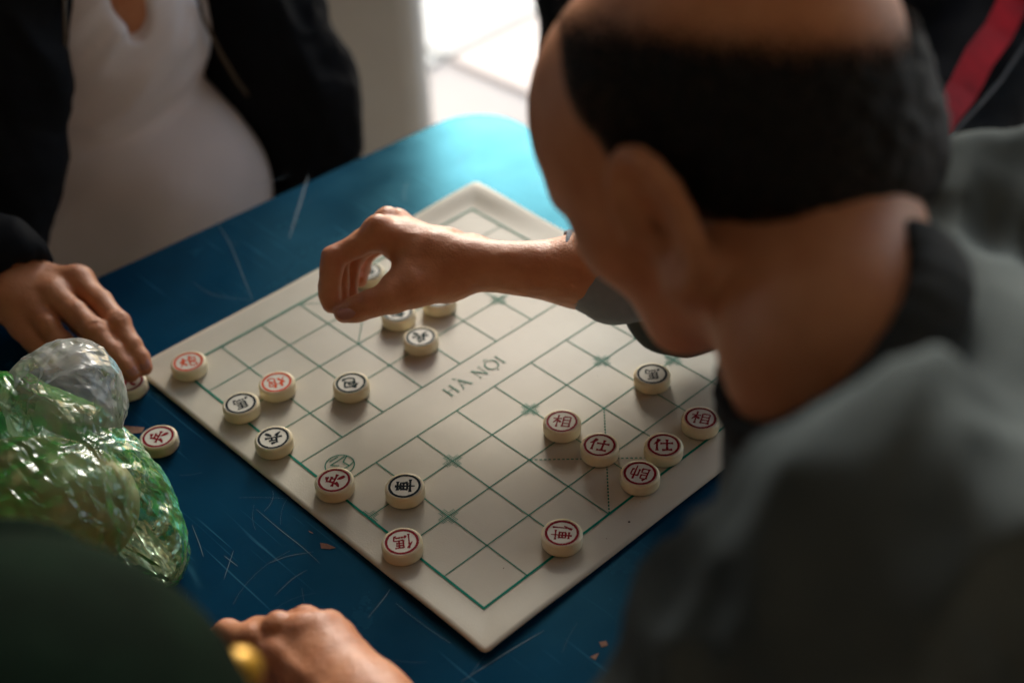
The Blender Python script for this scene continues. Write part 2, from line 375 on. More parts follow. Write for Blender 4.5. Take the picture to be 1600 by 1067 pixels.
def tube(name, pts, r, m, parent=None, seg=8, closed=False):
    pts = [np.array(p, float) for p in pts]; V, Fc = [], []
    org = np.array(parent.location) if parent is not None else np.zeros(3)
    for i, p in enumerate(pts):
        t = pts[min(i + 1, len(pts) - 1)] - pts[max(i - 1, 0)]; t /= np.linalg.norm(t)
        a = np.cross(t, [0.1, .2, 1]); a /= np.linalg.norm(a); b = np.cross(t, a)
        for j in range(seg):
            th = 2 * math.pi * j / seg; V.append(p + r * (a * math.cos(th) + b * math.sin(th)) - org)
    for i in range(len(pts) - 1):
        for j in range(seg): Fc.append((i * seg + j, i * seg + (j + 1) % seg, (i + 1) * seg + (j + 1) % seg, (i + 1) * seg + j))
    Fc.append(tuple(range(seg))[::-1]); Fc.append(tuple(range((len(pts) - 1) * seg, len(pts) * seg)))
    return link(name, mesh(name, V, Fc), m, parent)
def disc_patch(name, c, n, up_, rx, ry, h, m, parent):
    "thin domed oval plate (nails, badges)"
    n = np.array(n, float); n /= np.linalg.norm(n); y = np.array(up_, float); y -= n * (y @ n); y /= np.linalg.norm(y); x = np.cross(y, n)
    org = np.array(parent.location) if parent is not None else np.zeros(3); V, Fc = [], []
    rings, seg = 6, 20
    for i in range(rings + 1):
        f = i / rings
        for j in range(seg):
            th = 2 * math.pi * j / seg; sx = math.copysign(abs(math.cos(th)) ** .75, math.cos(th)); sy = math.copysign(abs(math.sin(th)) ** .75, math.sin(th))
            zz = h * (1 - f ** 3) - (f * rx * sx) ** 2 * 35
            V.append(c + x * rx * f * sx + y * ry * f * sy + n * zz - org)
    for i in range(rings):
        for j in range(seg): Fc.append((i * seg + j, (i + 1) * seg + j, (i + 1) * seg + (j + 1) % seg, i * seg + (j + 1) % seg))
    return link(name, mesh(name, V, Fc), m, parent)

# ================================================================== SETTING
GZ = -0.73
def struct(o): o['kind'] = 'structure'; return o
def roomf(p):     # room frame: x = right, y = forward, origin under the camera
    q = CAM[:2] + RH[:2] * p[0] + FH[:2] * p[1]
    return np.array([q[0], q[1], p[2]])
EDGE = 2.75
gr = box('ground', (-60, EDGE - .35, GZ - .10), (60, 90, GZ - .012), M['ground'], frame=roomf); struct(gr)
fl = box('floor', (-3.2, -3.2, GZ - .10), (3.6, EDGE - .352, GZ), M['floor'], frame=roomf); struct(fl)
rf = box('unseen_ceiling', (-3.4, -3.4, 1.85), (3.8, 2.45, 2.0), M['unseen_ceiling'], frame=roomf); struct(rf)  # out of view; added to block the high sky over the table
for lo, hi, nm in (((-3.4, -3.4, GZ), (3.8, -3.2, 1.848), 'unseen_wall_behind'), ((-3.4, -3.198, GZ), (-3.2, 2.0, 1.848), 'unseen_wall_left'), ((3.6, -3.198, GZ), (3.8, 1.2, 1.848), 'unseen_wall_right')):  # unseen walls, added to shut out sky and give warm fill
    struct(box(nm, lo, hi, M['wall_fill'], frame=roomf))
# pale paving slabs outside, laid on the joints seen beyond the table
pv = bpy.data.objects.new('pavement', None); COL.objects.link(pv); pv['kind'] = 'structure'
j0 = at(697, 90, GZ); dA = at(835, 22, GZ) - j0; dA /= np.linalg.norm(dA); dB = np.array([dA[1], -dA[0], 0])
TS = 0.60
pv.location = j0
tme = None
for i in range(-3, 7):
    for j in range(-6, 5):
        c = dA * (i + .5) * TS + dB * (j + .5) * TS
        cw = j0 + c; f_ = (cw[:2] - CAM[:2]) @ FH[:2]
        if f_ < EDGE - .35 + .40: continue
        key = 'tile_pink' if j in (0, 1) else 'tile'
        if tme is None: tme = {}
        if key not in tme:
            o = box('paving_slab', (-TS / 2 + .008, -TS / 2 + .008, -.03), (TS / 2 - .008, TS / 2 - .008, 0), M[key], pv, bev=.004); tme[key] = o.data
        else: o = link('paving_slab', tme[key], None, pv)
        o.location = c + np.array([0, 0, random.uniform(-.002, .002)]); o.rotation_euler = (0, 0, math.atan2(dA[1], dA[0]))
# pillar
pc = roomf((-.262, 2.35, 0)); pil = thing('pillar', 'square beige painted pillar at the edge of the shelter behind the blue table', 'pillar', (pc[0], pc[1], GZ))
box('shaft', (-.12, -.13, .0), (.13, .13, 2.578), M['pillar'], pil, bev=.045)
pil.rotation_euler = (0, 0, math.atan2(RH[1], RH[0]) + .1)
# far brown wall seen as a strip between the jacket and the pillar
fw_ = box('brown_wall', (-3.0, 2.50, GZ), (-.50, 2.62, 1.848), M['wall'], frame=roomf)
tag(fw_, 'dark brown wall seen as a strip between the black jacket and the pillar', 'wall')

# ================================================================== TABLE
tb = thing('blue_table', 'worn blue painted table with scratches, chips and a rounded far corner', 'table', (0, .2, GZ))
TT = -0.0025
def table_top():
    x0, x1, y0, y1, r = -.50, .468, -.098, .53, .055
    sk = -.045    # slight skew of the far edge against the board
    pts = []
    for cx, cy, a0 in ((x1 - r, y1 - r, 0), (x0 + r, y1 - r, 90), (x0 + r, y0 + r, 180), (x1 - r, y0 + r, 270)):
        for i in range(13):
            a = math.radians(a0 + i * 7.5); pts.append((cx + r * math.cos(a), cy + r * math.sin(a)))
    pts = [(x, y + (sk * x if y > .3 else 0)) for x, y in pts]
    c = np.mean(pts, 0); V, Fc = [], []; n = len(pts)
    prof = [(0.0, -.0245), (-.0, -.004), (.0012, -.0014), (.004, 0.0)]
    P = np.array(pts); nx = np.roll(P, -1, 0) - np.roll(P, 1, 0); nx = np.stack([nx[:, 1], -nx[:, 0]], 1); nx /= np.linalg.norm(nx, axis=1, keepdims=True)
    for ins, z in prof:
        for p, q in zip(P, nx): V.append((p[0] - q[0] * ins, p[1] - q[1] * ins - .2, TT + z - GZ))
    for k in range(len(prof) - 1):
        for i in range(n): Fc.append((k * n + i, k * n + (i + 1) % n, (k + 1) * n + (i + 1) % n, (k + 1) * n + i))
    Fc.append(tuple(range((len(prof) - 1) * n, len(prof) * n))); Fc.append(tuple(range(n))[::-1])
    me = mesh('tabletop', V, Fc, False); return link('tabletop', me, M['table'], tb)
table_top()
for x, y in ((-.44, -.04), (.40, -.04), (-.44, .46), (.40, .44)):
    box('leg', (x - .02, y - .22, 0), (x + .02, y - .18, TT - .0255 - GZ), M['metal'], tb, bev=.003)
def decal(name, pts, m, parent, z, org):
    V = [(p[0] - org[0], p[1] - org[1], z - org[2]) for p in pts]
    return link(name, mesh(name, V, [tuple(range(len(V)))], False), m, parent)
TO = np.array(tb.location)
for poly in ([(500, 848), (512, 850), (525, 856), (515, 858), (502, 857)], [(176, 665), (200, 666), (226, 668), (222, 676), (196, 679), (176, 681), (173, 673)],
             [(482, 829), (488, 832), (490, 834), (484, 832)], [(936, 1003), (947, 1001), (950, 1008), (940, 1011)], [(922, 1026), (936, 1020), (930, 1031)]):
    p = [at(x, y, TT)[:2] for x, y in poly]
    if np.cross(p[1] - p[0], p[2] - p[1]) < 0: p = p[::-1]
    decal('paint_chip', p, M['chip'], tb, TT + .0004, TO)
def ribbon(V, Fc, pts, wds, z):
    P = np.array(pts, float); T = np.gradient(P, axis=0); T /= np.linalg.norm(T, axis=1, keepdims=True) + 1e-9; Nn = np.stack([-T[:, 1], T[:, 0]], 1)
    b = len(V)
    for p, q, w_ in zip(P, Nn, wds): V.append((*(p + q * w_ / 2), z)); V.append((*(p - q * w_ / 2), z))
    for i in range(len(P) - 1): Fc.append((b + 2 * i, b + 2 * i + 1, b + 2 * i + 3, b + 2 * i + 2))
V, Fc = [], []
rs = random.Random(11)
def curve_px(pl, wd, V, Fc, z):
    P = np.array([at(x, y, TT)[:2] for x, y in pl]); n = 12; out = []
    t = np.linspace(0, len(P) - 1, n)
    for q in t: i = min(int(q), len(P) - 2); out.append(P[i] * (1 - (q - i)) + P[i + 1] * (q - i))
    out = np.array(out)
    for _ in range(3): out[1:-1] = (out[:-2] + 2 * out[1:-1] + out[2:]) / 4
    ribbon(V, Fc, out, [wd * (math.sin(math.pi * (i + .3) / (n - .4)) ** .5) for i in range(n)], z)
for pl, wd in (([(482, 275), (470, 315), (452, 373)], .0016), ([(335, 342), (360, 380), (375, 420), (395, 470)], .0007), ([(300, 440), (330, 462), (392, 470)], .0004), ([(400, 795), (440, 830), (470, 852), (500, 880)], .0005), ([(420, 880), (450, 868), (490, 862)], .0004),
               ([(300, 820), (312, 850), (318, 870)], .0006), ([(350, 868), (372, 885)], .0006), ([(365, 860), (350, 905)], .0005), ([(720, 1065), (790, 1020), (850, 985)], .0006), ([(975, 985), (1010, 960), (1050, 935)], .0005), ([(395, 290), (455, 275)], .0004), ([(430, 930), (455, 905), (480, 890)], .0004), ([(575, 965), (600, 935), (610, 920)], .0005)):
    curve_px(pl, wd, V, Fc, TT + .00025)
for i in range(60):
    x = rs.choice([rs.uniform(240, 620), rs.uniform(180, 800), rs.uniform(600, 1000)]); y = rs.uniform(200, 1060); c = at(x, y, TT)[:2]
    if -.03 < c[0] < .36 and -.035 < c[1] < .395: continue
    if not (-.48 < c[0] < .44 and -.08 < c[1] < .49): continue
    a = rs.uniform(0, math.pi); L_ = rs.uniform(.006, .035); cv = rs.uniform(-.3, .3)
    pts = [c + np.array([math.cos(a + cv * t), math.sin(a + cv * t)]) * L_ * t for t in np.linspace(-1, 1, 7)]
    pts = [p for p in pts if p[0] < .45 and p[1] < .50]
    if len(pts) < 3: continue
    ribbon(V, Fc, pts, [rs.uniform(.0001, .00022)] * len(pts), TT + .0002)
V = [(a - TO[0], b - TO[1], c - TO[2]) for a, b, c in V]
sco = link('scratches', mesh('scratches', V, Fc, False), M['scratch'], tb); sco['kind'] = 'stuff'

# ================================================================== BOARD
G = .04
bd = thing('game_board', 'cream game board sheet printed with a green grid, lying on the blue table', 'game board', (0, 0, TT))
BX0, BX1, BY0, BY1 = -.026, .352, -.029, .389
def lift(x, y):
    d = np.maximum.reduce([0 - x, x - .32, 0 - y, y - .36, np.zeros_like(x)]); t = np.clip(d / .028, 0, 1); t = t * t * (3 - 2 * t)
    cn = np.exp(-((x + .03) ** 2 + (y + .03) ** 2) / .06 ** 2) * 9.0 + np.exp(-((x - .35) ** 2 + (y - .39) ** 2) / .08 ** 2) * 5.0
    return t * (.00045 + .0003 * np.sin(y * 23 + x * 17)) * (1 + cn)
def board_sheet():
    xs = np.linspace(BX0, BX1, 90); ys = np.linspace(BY0, BY1, 100); X, Y = np.meshgrid(xs, ys, indexing='ij')
    rc = .004   # rounded corners: squeeze
    for cx, cy, sx, sy in ((BX0, BY0, 1, 1), (BX0, BY1, 1, -1), (BX1, BY0, -1, 1), (BX1, BY1, -1, -1)):
        ax_ = (X - cx) * sx; ay_ = (Y - cy) * sy; m = (ax_ < rc) & (ay_ < rc)
        vx = rc - ax_; vy = rc - ay_; l = np.hypot(vx, vy); mx = np.maximum(vx, vy); s_ = np.where(l > 1e-9, mx / np.maximum(l, 1e-9), 1)
        X = np.where(m, cx + sx * (rc - vx * s_), X); Y = np.where(m, cy + sy * (rc - vy * s_), Y)
    Zt = lift(X, Y) + .0002 * np.sin(X * 40 + 1) * np.cos(Y * 31)
    n, k = X.shape; V, Fc = [], []
    top = np.stack([X, Y, Zt - TT], -1).reshape(-1, 3); bot = top.copy(); bot[:, 2] -= .0007
    V = np.concatenate([top, bot]); o = n * k
    Q = []
    for i in range(n - 1):
        for j in range(k - 1):
            a = i * k + j; Q.append((a, a + k, a + k + 1, a + 1)); Q.append((o + a, o + a + 1, o + a + k + 1, o + a + k))
    bl = [i * k for i in range(n)] + [(n - 1) * k + j for j in range(1, k)] + [i * k + k - 1 for i in range(n - 2, -1, -1)] + [j for j in range(k - 2, 0, -1)]
    for a, b in zip(bl, bl[1:] + bl[:1]): Q.append((a, o + a, o + b, b))
    return link('sheet', mesh('sheet', V, Q), M['board'], bd)
board_sheet()
PZ = .0003
def pz(x, y): return float(lift(np.array(x), np.array(y)) + .0002 * math.sin(x * 40 + 1) * math.cos(y * 31)) + PZ
class Ink:
    def __init__(s): s.V = []; s.F = []
    def line(s, a, b, w_, n=None):
        a = np.array(a, float); b = np.array(b, float); n = n or max(1, int(np.linalg.norm(b - a) / .01)); d = (b - a) / np.linalg.norm(b - a); q = np.array([-d[1], d[0]]) * w_ / 2; k = len(s.V)
        for i in range(n + 1):
            p = a + (b - a) * i / n
            for sg in (1, -1): e = p + q * sg; s.V.append((e[0], e[1], pz(e[0], e[1])))
        for i in range(n): s.F.append((k + 2 * i, k + 2 * i + 1, k + 2 * i + 3, k + 2 * i + 2))
    def make(s, name, m, parent, dz=0): return link(name, mesh(name, [(x, y, z - TT + dz) for x, y, z in s.V], s.F, False), m, parent)
ink = Ink(); TH = .00082
for r_ in range(10):
    if r_ in (0, 9): continue
    ink.line((0, r_ * G), (8 * G, r_ * G), TH)
for f_ in range(1, 8):
    ink.line((f_ * G, 0), (f_ * G, 4 * G), TH); ink.line((f_ * G, 5 * G), (f_ * G, 9 * G), TH)
ink.make('grid_lines', M['green'], bd)
ink = Ink(); BW = .0019
for a, b in (((-BW / 2, 0), (8 * G + BW / 2, 0)), ((-BW / 2, 9 * G), (8 * G + BW / 2, 9 * G)), ((0, 0), (0, 9 * G)), ((8 * G, 0), (8 * G, 9 * G))): ink.line(a, b, BW)
ink.make('border_line', M['green'], bd, .00008)
for y0 in (0, 7):
    for (a, b) in (((3, y0), (5, y0 + 2)), ((3, y0 + 2), (5, y0))):
        ink = Ink(); a = np.array(a) * G; b = np.array(b) * G; n = 34
        for i in range(n):
            if abs(i - n / 2) < .1: continue
            p = a + (b - a) * (i + .2) / n; q = a + (b - a) * (i + .8) / n; ink.line(p, q, .0010, 1)
        ink.make('palace_diagonal', M['green'], bd, .00005)
for (f_, r_) in [(x, y) for x in (0, 2, 4, 6, 8) for y in (3, 6)] + [(1, 2), (7, 2), (1, 7), (7, 7)]:
    ink = Ink()
    for sx in (-1, 1):
        for sy in (-1, 1):
            if (f_ == 0 and sx < 0) or (f_ == 8 and sx > 0): continue
            for o_, e_ in ((.0013, .0075), (.0025, .0075)):
                c = np.array([f_ * G, r_ * G])
                ink.line(c + (sx * o_, sy * o_), c + (sx * e_, sy * o_), .0004, 1); ink.line(c + (sx * o_, sy * o_), c + (sx * o_, sy * e_), .0004, 1)
    ink.make('point_mark', M['green'], bd, .00003)
# river lettering
def letters():
    k = Ink(); x = .0; H_ = .0114; base = np.array([3.19 * G, 4.375 * G]); s_ = H_ / 100
    def ln(pts, w_, ox):
        for a, b in zip(pts, pts[1:]): k.line(base + np.array([ox + a[0], a[1]]) * s_, base + np.array([ox + b[0], b[1]]) * s_, w_ * s_, 1)
    def serif(xx, y, ox, w_=13): ln([(xx - w_, y), (xx + w_, y)], 4, ox)
    ox = 0
    ln([(18, 0), (18, 100)], 11, ox); ln([(76, 0), (76, 100)], 11, ox); ln([(18, 53), (76, 53)], 5, ox)
    for a in (18, 76):
        serif(a, 2, ox); serif(a, 98, ox)
    ox = 108
    ln([(12, 0), (50, 102)], 5, ox); ln([(48, 102), (88, 0)], 12, ox); ln([(24, 36), (72, 36)], 5, ox); serif(12, 2, ox); serif(88, 2, ox, 15); ln([(24, 134), (46, 114)], 8, ox)
    ox = 265
    ln([(18, 0), (18, 100)], 5, ox); ln([(16, 100), (80, 0)], 12, ox); ln([(82, 0), (82, 100)], 5, ox); serif(18, 2, ox); serif(14, 98, ox); serif(82, 98, ox)
    ox = 378
    for i in range(28):
        a = 2 * math.pi * i / 28; b = 2 * math.pi * (i + 1) / 28
        ln([(50 + 46 * math.cos(a), 50 + 51 * math.sin(a)), (50 + 46 * math.cos(b), 50 + 51 * math.sin(b))], 5 + 8 * abs(math.cos((a + b) / 2)), ox)
    ln([(32, 112), (50, 130), (68, 112)], 6, ox)
    for i in range(5): ln([(50 - 6 * math.cos(i * .4), -20 - 6 * math.sin(i * .4)), (50 + 6 * math.cos(i * .4), -20 + 6 * math.sin(i * .4))], 6, ox)
    ox = 490
    ln([(18, 0), (18, 100)], 11, ox); serif(18, 2, ox); serif(18, 98, ox)
    k.make('lettering', M['pale_green'], bd, .00004)
letters()
# green round seal half under a red piece
def seal():
    k = Ink(); c = at(531, 727, 0)[:2]; r_ = .0108
    for i in range(40):
        a = 2 * math.pi * i / 40; b = 2 * math.pi * (i + 1.1) / 40
        k.line(c + r_ * np.array([math.cos(a), math.sin(a)]), c + r_ * np.array([math.cos(b), math.sin(b)]), .0009, 1)
    for pl in ([(515, 722), (528, 714)], [(516, 728), (539, 713)], [(542, 713), (536, 722), (546, 728), (552, 722)], [(546, 728), (538, 732)], [(518, 728), (530, 728)]):
        q = [at(x, y, 0)[:2] for x, y in pl]
        for a, b in zip(q, q[1:]): k.line(a, b, .0009, 1)
    k.make('seal_print', M['green'], bd, .00006)
seal()
for (x, y, r_) in ((983, 816, .0009), (1001, 785, .0003), (934, 588, .0003), (668, 545, .0002), (1012, 832, .0003), (948, 842, .0004), (787, 888, .0004), (800, 512, .0004)):
    c = at(x, y, 0)[:2]; n = 7
    p = [(c[0] + r_ * math.cos(2 * math.pi * i / n) * random.uniform(.6, 1.6), c[1] + r_ * math.sin(2 * math.pi * i / n) * random.uniform(.6, 1.3)) for i in range(n)]
    link('speck', mesh('speck', [(a, b, pz(a, b) - TT + .0001) for a, b in p], [tuple(range(n))], False), M['speck'], bd)

# ================================================================== PIECES
def sc_(st, x0, x1): return [([(x0 + (x1 - x0) * p[0] / 100, p[1]) for p in pl], t) for pl, t in st]
GL = {}
GL['bing'] = [([(64, 92), (36, 84)], 1), ([(33, 88), (33, 48)], 0), ([(34, 66), (72, 69)], 0), ([(57, 66), (57, 48)], 0), ([(6, 44), (94, 49)], 0), ([(38, 38), (28, 22), (12, 8)], 1), ([(58, 38), (72, 24), (90, 10)], 2)]
GL['bao'] = [([(38, 96), (28, 76), (12, 58)], 1), ([(28, 78), (84, 82), (82, 48), (72, 34)], 0), ([(30, 62), (60, 63), (59, 42)], 0), ([(32, 43), (60, 44)], 0), ([(30, 62), (30, 16), (60, 8), (88, 14), (88, 28)], 0)]
hu = [([(8, 64), (17, 46)], 2), ([(42, 70), (30, 54)], 1), ([(25, 90), (24, 50), (4, 10)], 1), ([(25, 46), (42, 18)], 2)]
GL['pao'] = sc_(hu, 2, 92) + sc_(GL['bao'], 40, 100)
GL['ma'] = [([(26, 90), (26, 40)], 0), ([(26, 88), (78, 90)], 0), ([(26, 73), (70, 74)], 0), ([(26, 58), (70, 59)], 0), ([(50, 88), (50, 42)], 0), ([(24, 42), (82, 44), (78, 14), (66, 18)], 0), ([(18, 30), (8, 12)], 2), ([(32, 30), (34, 18)], 2), ([(46, 30), (49, 18)], 2), ([(60, 30), (64, 20)], 2)]
GL['ju'] = [([(20, 84), (82, 85)], 0), ([(28, 70), (28, 36)], 0), ([(28, 70), (72, 71), (72, 36)], 0), ([(28, 53), (72, 54)], 0), ([(28, 37), (72, 38)], 0), ([(6, 21), (94, 24)], 0), ([(50, 98), (50, 0)], 3)]
ren = [([(24, 96), (16, 76), (2, 54)], 1), ([(17, 72), (17, 4)], 0)]
GL['ren_ju'] = ren + sc_(GL['ju'], 28, 100); GL['ren_ma'] = ren + sc_(GL['ma'], 24, 102)
GL['shi'] = [([(28, 94), (18, 72), (0, 54)], 1), ([(18, 74), (18, 8)], 0), ([(34, 62), (98, 66)], 0), ([(66, 92), (66, 16)], 0), ([(42, 14), (92, 17)], 0)]
GL['xiang'] = [([(4, 68), (48, 71)], 0), ([(27, 96), (26, 4)], 0), ([(25, 66), (4, 32)], 1), ([(29, 60), (44, 42)], 2), ([(56, 84), (56, 10)], 0), ([(56, 84), (92, 86), (91, 10)], 0), ([(56, 61), (90, 62)], 0), ([(56, 38), (90, 39)], 0), ([(56, 15), (90, 15)], 0)]
GL['shuai'] = [([(28, 96), (16, 82)], 1), ([(13, 82), (13, 10)], 0), ([(13, 82), (42, 83), (41, 57)], 0), ([(13, 57), (42, 58)], 0), ([(13, 40), (44, 41), (43, 14)], 0), ([(13, 14), (44, 15)], 0), ([(56, 66), (56, 22)], 0), ([(56, 66), (94, 68), (93, 26), (84, 30)], 0), ([(75, 96), (75, 0)], 3)]
PR, PH = .0143, .0096
def piece_mesh():
    prof = [(0.0, 0), (PR - .0008, 0), (PR - .0001, .0007), (PR, .0016), (PR, PH - .0018), (PR - .0003, PH - .0008), (PR - .0011, PH - .0002), (PR - .0018, PH), (.0126, PH), (.0124, PH - .0002), (0, PH - .0002)]
    V, Fc, seg = [], [], 56
    V.append((0, 0, 0)); V.append((0, 0, PH - .0002))
    rings = prof[1:-1]
    for r_, z in rings:
        for j in range(seg): V.append((r_ * math.cos(2 * math.pi * j / seg), r_ * math.sin(2 * math.pi * j / seg), z))
    for j in range(seg):
        Fc.append((0, 2 + (j + 1) % seg, 2 + j)); b = 2 + (len(rings) - 1) * seg; Fc.append((1, b + j, b + (j + 1) % seg))
        for i in range(len(rings) - 1): a = 2 + i * seg; Fc.append((a + j, a + (j + 1) % seg, a + seg + (j + 1) % seg, a + seg + j))
    me = mesh('disc', V, Fc); me.materials.append(M['ivory']); return me
DISC = piece_mesh()
def glyph_mesh(g, seed, m):
    rs = random.Random(seed); V, Fc = [], []; S = .000146; W = .00205
    heavy = W if len(GL[g]) < 9 else W * .70
    for st, t in GL[g]:
        P = np.array(st, float) - 50; P += np.array([rs.uniform(-1.5, 1.5), rs.uniform(-1.5, 1.5)])
        seglen = np.r_[0, np.cumsum(np.linalg.norm(np.diff(P, axis=0), axis=1))]; n = max(6, int(seglen[-1] / 5))
        q = np.linspace(0, seglen[-1], n); pts = np.stack([np.interp(q, seglen, P[:, 0]), np.interp(q, seglen, P[:, 1])], 1)
        u = np.linspace(0, 1, n)
        if t == 0: wd = .85 + .35 * np.exp(-(u / .13) ** 2) + .45 * np.exp(-((1 - u) / .12) ** 2) - .1 * np.sin(math.pi * u)
        elif t == 1: wd = 1.35 * (1 - u) ** .6 + .2
        elif t == 2: wd = .5 + 1.0 * np.sin(math.pi * np.clip(u * .85, 0, 1)) ** 1.0
        else: wd = 1.15 - .55 * u
        wd = wd * heavy * np.array([rs.uniform(.9, 1.12) for _ in range(n)])
        ribbon(V, Fc, pts * S, wd, PH + rs.uniform(0, .00004))
    ri, ro, sg = .0099, .01175, 64
    b = len(V)
    for i in range(sg):
        a = 2 * math.pi * i / sg; j1, j2 = rs.uniform(-.00012, .00012), rs.uniform(-.00009, .00009)
        V.append(((ri + j1) * math.cos(a), (ri + j1) * math.sin(a), PH + .00002)); V.append(((ro + j2) * math.cos(a), (ro + j2) * math.sin(a), PH + .00002))
    for i in range(sg): c, d = b + 2 * i, b + 2 * ((i + 1) % sg); Fc.append((c, c + 1, d + 1, d))
    me = mesh('character', V, Fc, False); me.materials.append(m); return me
def face_mesh():
    V = [(0, 0, PH - .0001)] + [(.0121 * math.cos(2 * math.pi * i / 48), .0121 * math.sin(2 * math.pi * i / 48), PH - .0001) for i in range(48)]
    me = mesh('face', V, [(0, i + 1, (i + 1) % 48 + 1) for i in range(48)], False); me.materials.append(M['face']); return me
FACE = face_mesh()
GRP = 'round ivory chess pieces'
def piece(px, py, updir, g, ink_, label, z0=.0002, seed=0):
    c = at(px, py, z0 + PH); q = at(px + updir[0] * 8, py + updir[1] * 8, z0 + PH) - c
    rz = math.atan2(q[1], q[0]) - math.pi / 2
    t = thing('game_piece', label, 'game piece', (c[0], c[1], z0), GRP, rz)
    link('disc', DISC, None, t); link('face', FACE, None, t); link('character', glyph_mesh(g, seed + int(px), M[ink_]), None, t)
    return t
ON = .0008
PIECES = [
 (294, 565, (-.25, -1), 'pao', 'orange', 'orange-marked ivory piece farthest left on the board, beside the resting fingers', ON),
 (432, 597, (.25, 1), 'pao', 'orange', 'orange-marked ivory piece with its side touching the black horse piece', ON),
 (376, 630, (.55, 1), 'ma', 'dark', 'black-marked horse piece touching an orange-marked piece near the left board edge', ON),
 (427, 684, (.1, 1), 'bing', 'dark', 'black-marked soldier piece standing alone on the thick left border line', ON),
 (548, 598, (.15, 1), 'bao', 'darkgreen', 'dark-marked cannon piece alone in the middle of the left half of the board', ON),
 (622, 488, (.1, 1), 'bao', 'darkgreen', 'dark-marked piece half hidden under the reaching thumb', ON),
 (657, 526, (.1, 1), 'bing', 'darkgreen', 'dark-marked soldier piece just below the reaching hand, above the river lettering', ON),
 (686, 466, (0, 1), 'ma', 'darkgreen', 'ivory piece hidden behind the heel of the reaching hand with only its side showing', ON),
 (574, 424, (0, 1), 'xiang', 'darkgreen', 'ivory piece seen through the gap between thumb and fingers of the reaching hand', ON),
 (247, 682, (-1, -.15), 'bing', 'red', 'red-marked soldier piece standing off the board on the blue table', TT),
 (522, 750, (-1, -.2), 'bing', 'red', 'red-marked soldier piece covering half of the round green seal', ON),
 (632, 759, (-1, .02), 'ju', 'dark', 'black-marked chariot piece below the river near the left edge', ON),
 (628, 846, (.1, 1), 'ren_ma', 'red', 'red-marked horse piece nearest to the lower left edge of the board', ON),
 (878, 832, (1, .08), 'ren_ju', 'red', 'red-marked chariot piece nearest the camera, alone on the lower right border', ON),
 (878, 658, (.28, -1), 'xiang', 'red', 'red-marked elephant piece at the left end of the cluster, touching the advisor', ON),
 (937, 695, (.42, -1), 'shi', 'red', 'red-marked advisor piece in the palace centre where the dotted lines cross', ON),
 (1037, 695, (0, -1), 'shi', 'red', 'red-marked advisor piece on the border between the general and the right elephant', ON),
 (1000, 739, (-.45, 1), 'shuai', 'red', 'red-marked general piece at the lower front of the palace cluster', ON),
 (1095, 653, (.34, -1), 'xiang', 'red', 'red-marked elephant piece farthest right, beside the dark collar', ON),
 (1019, 584, (.25, 1), 'ma', 'dark', 'black-marked horse piece alone on the right, below the chin', ON),
 (200, 596, (0, -1), 'bing', 'red', 'red-marked piece pinned under the resting fingertips at the left board corner', TT),
]
for i, (x, y, u, g, c, lb, z0) in enumerate(PIECES): piece(x, y, u, g, c, lb, z0, i)

# ================================================================== PEOPLE
def unit(v): v = np.array(v, float); return v / np.linalg.norm(v)
def toneset(pts, r=.009, s=.5): return [(np.array(p), r, s) for p in pts]

# ---------------------------------------------------------------- player reaching over the board (person A)
PA = thing('person', 'balding man in a grey shirt seen from behind, reaching across the board', 'person', (.1, -.45, GZ))
W = unit(.80 * FH + .10 * RH - .59 * np.array([0, 0, 1]))      # across the right hand, index side -> little finger side
D0 = 1.065
def hp(x, y, dd=0): return vd(x, y, D0 + dd)
h = Sdf()
# fingers (index, middle, ring, little)
fing = [
 [(hp(592, 364, 0), .0112), (hp(556, 385, -.001), .0090), (hp(521, 403, -.003), .0092), (hp(517, 424, -.004), .0086), (hp(515, 446, -.004), .0084), (hp(515, 462, -.004), .0081), (hp(517, 476, -.003), .0072)],
 [(hp(606, 350, .020), .0112), (hp(566, 376, .020), .0090), (hp(529, 399, .017), .0094), (hp(527, 440, .012), .0088), (hp(531, 472, .006), .0078)],
 [(hp(620, 352, .040), .0105), (hp(583, 378, .036), .0088), (hp(551, 400, .035), .0088), (hp(544, 434, .030), .0082), (hp(546, 460, .022), .0070)],
 [(hp(632, 362, .058), .0095), (hp(600, 380, .062), .0076), (hp(573, 396, .062), .0074), (hp(565, 420, .056), .0068), (hp(562, 438, .048), .006)],
]
wr = hp(737, 414, .004)
for i, c in enumerate(fing):
    h.chain(c, k=.004)
mc = [(.0115, -.014), (.0105, -.004), (.010, .006), (.0095, .014)]
for i, (c, (r_, o_)) in enumerate(zip(fing, mc)):
    a = c[0][0]; b = wr + W * (o_ + .004) + up * .002
    h.cap(a, a * .35 + b * .65, r_, .0145, k=.010); h.cap(a * .35 + b * .65, b, .0145, .0165, k=.010)
# palm bulk
h.cap(hp(630, 385, .012), hp(690, 408, .008), .016, .019, k=.012)
h.cap(hp(636, 385, .038), hp(690, 405, .026), .014, .017, k=.012)
# thumb
th = [(hp(700, 436, -.004), .0175), (hp(650, 450, -.014), .0148), (hp(612, 464, -.018), .0122), (hp(578, 475, -.018), .0102), (hp(556, 483, -.014), .0098), (hp(538, 488, -.010), .0086)]
h.chain(th, k=.006)
h.cap(hp(640, 425, -.004), hp(618, 440, -.012), .012, .009, k=.012)     # first web
h.cap(hp(655, 420, -.003), hp(705, 428, -.002), .017, .018, k=.012)
# forearm
h.cap(wr - W * .011, hp(905, 426, -.006) - W * .010, .0195, .0250, k=.012); h.cap(wr + W * .011, hp(905, 424, .012) + W * .008, .0185, .0240, k=.012)
eR = np.array([.300, .02, .19]); sR = vd(1550, 440, .78)
h.cap(hp(905, 425, .0), eR, .027, .034, k=.02)
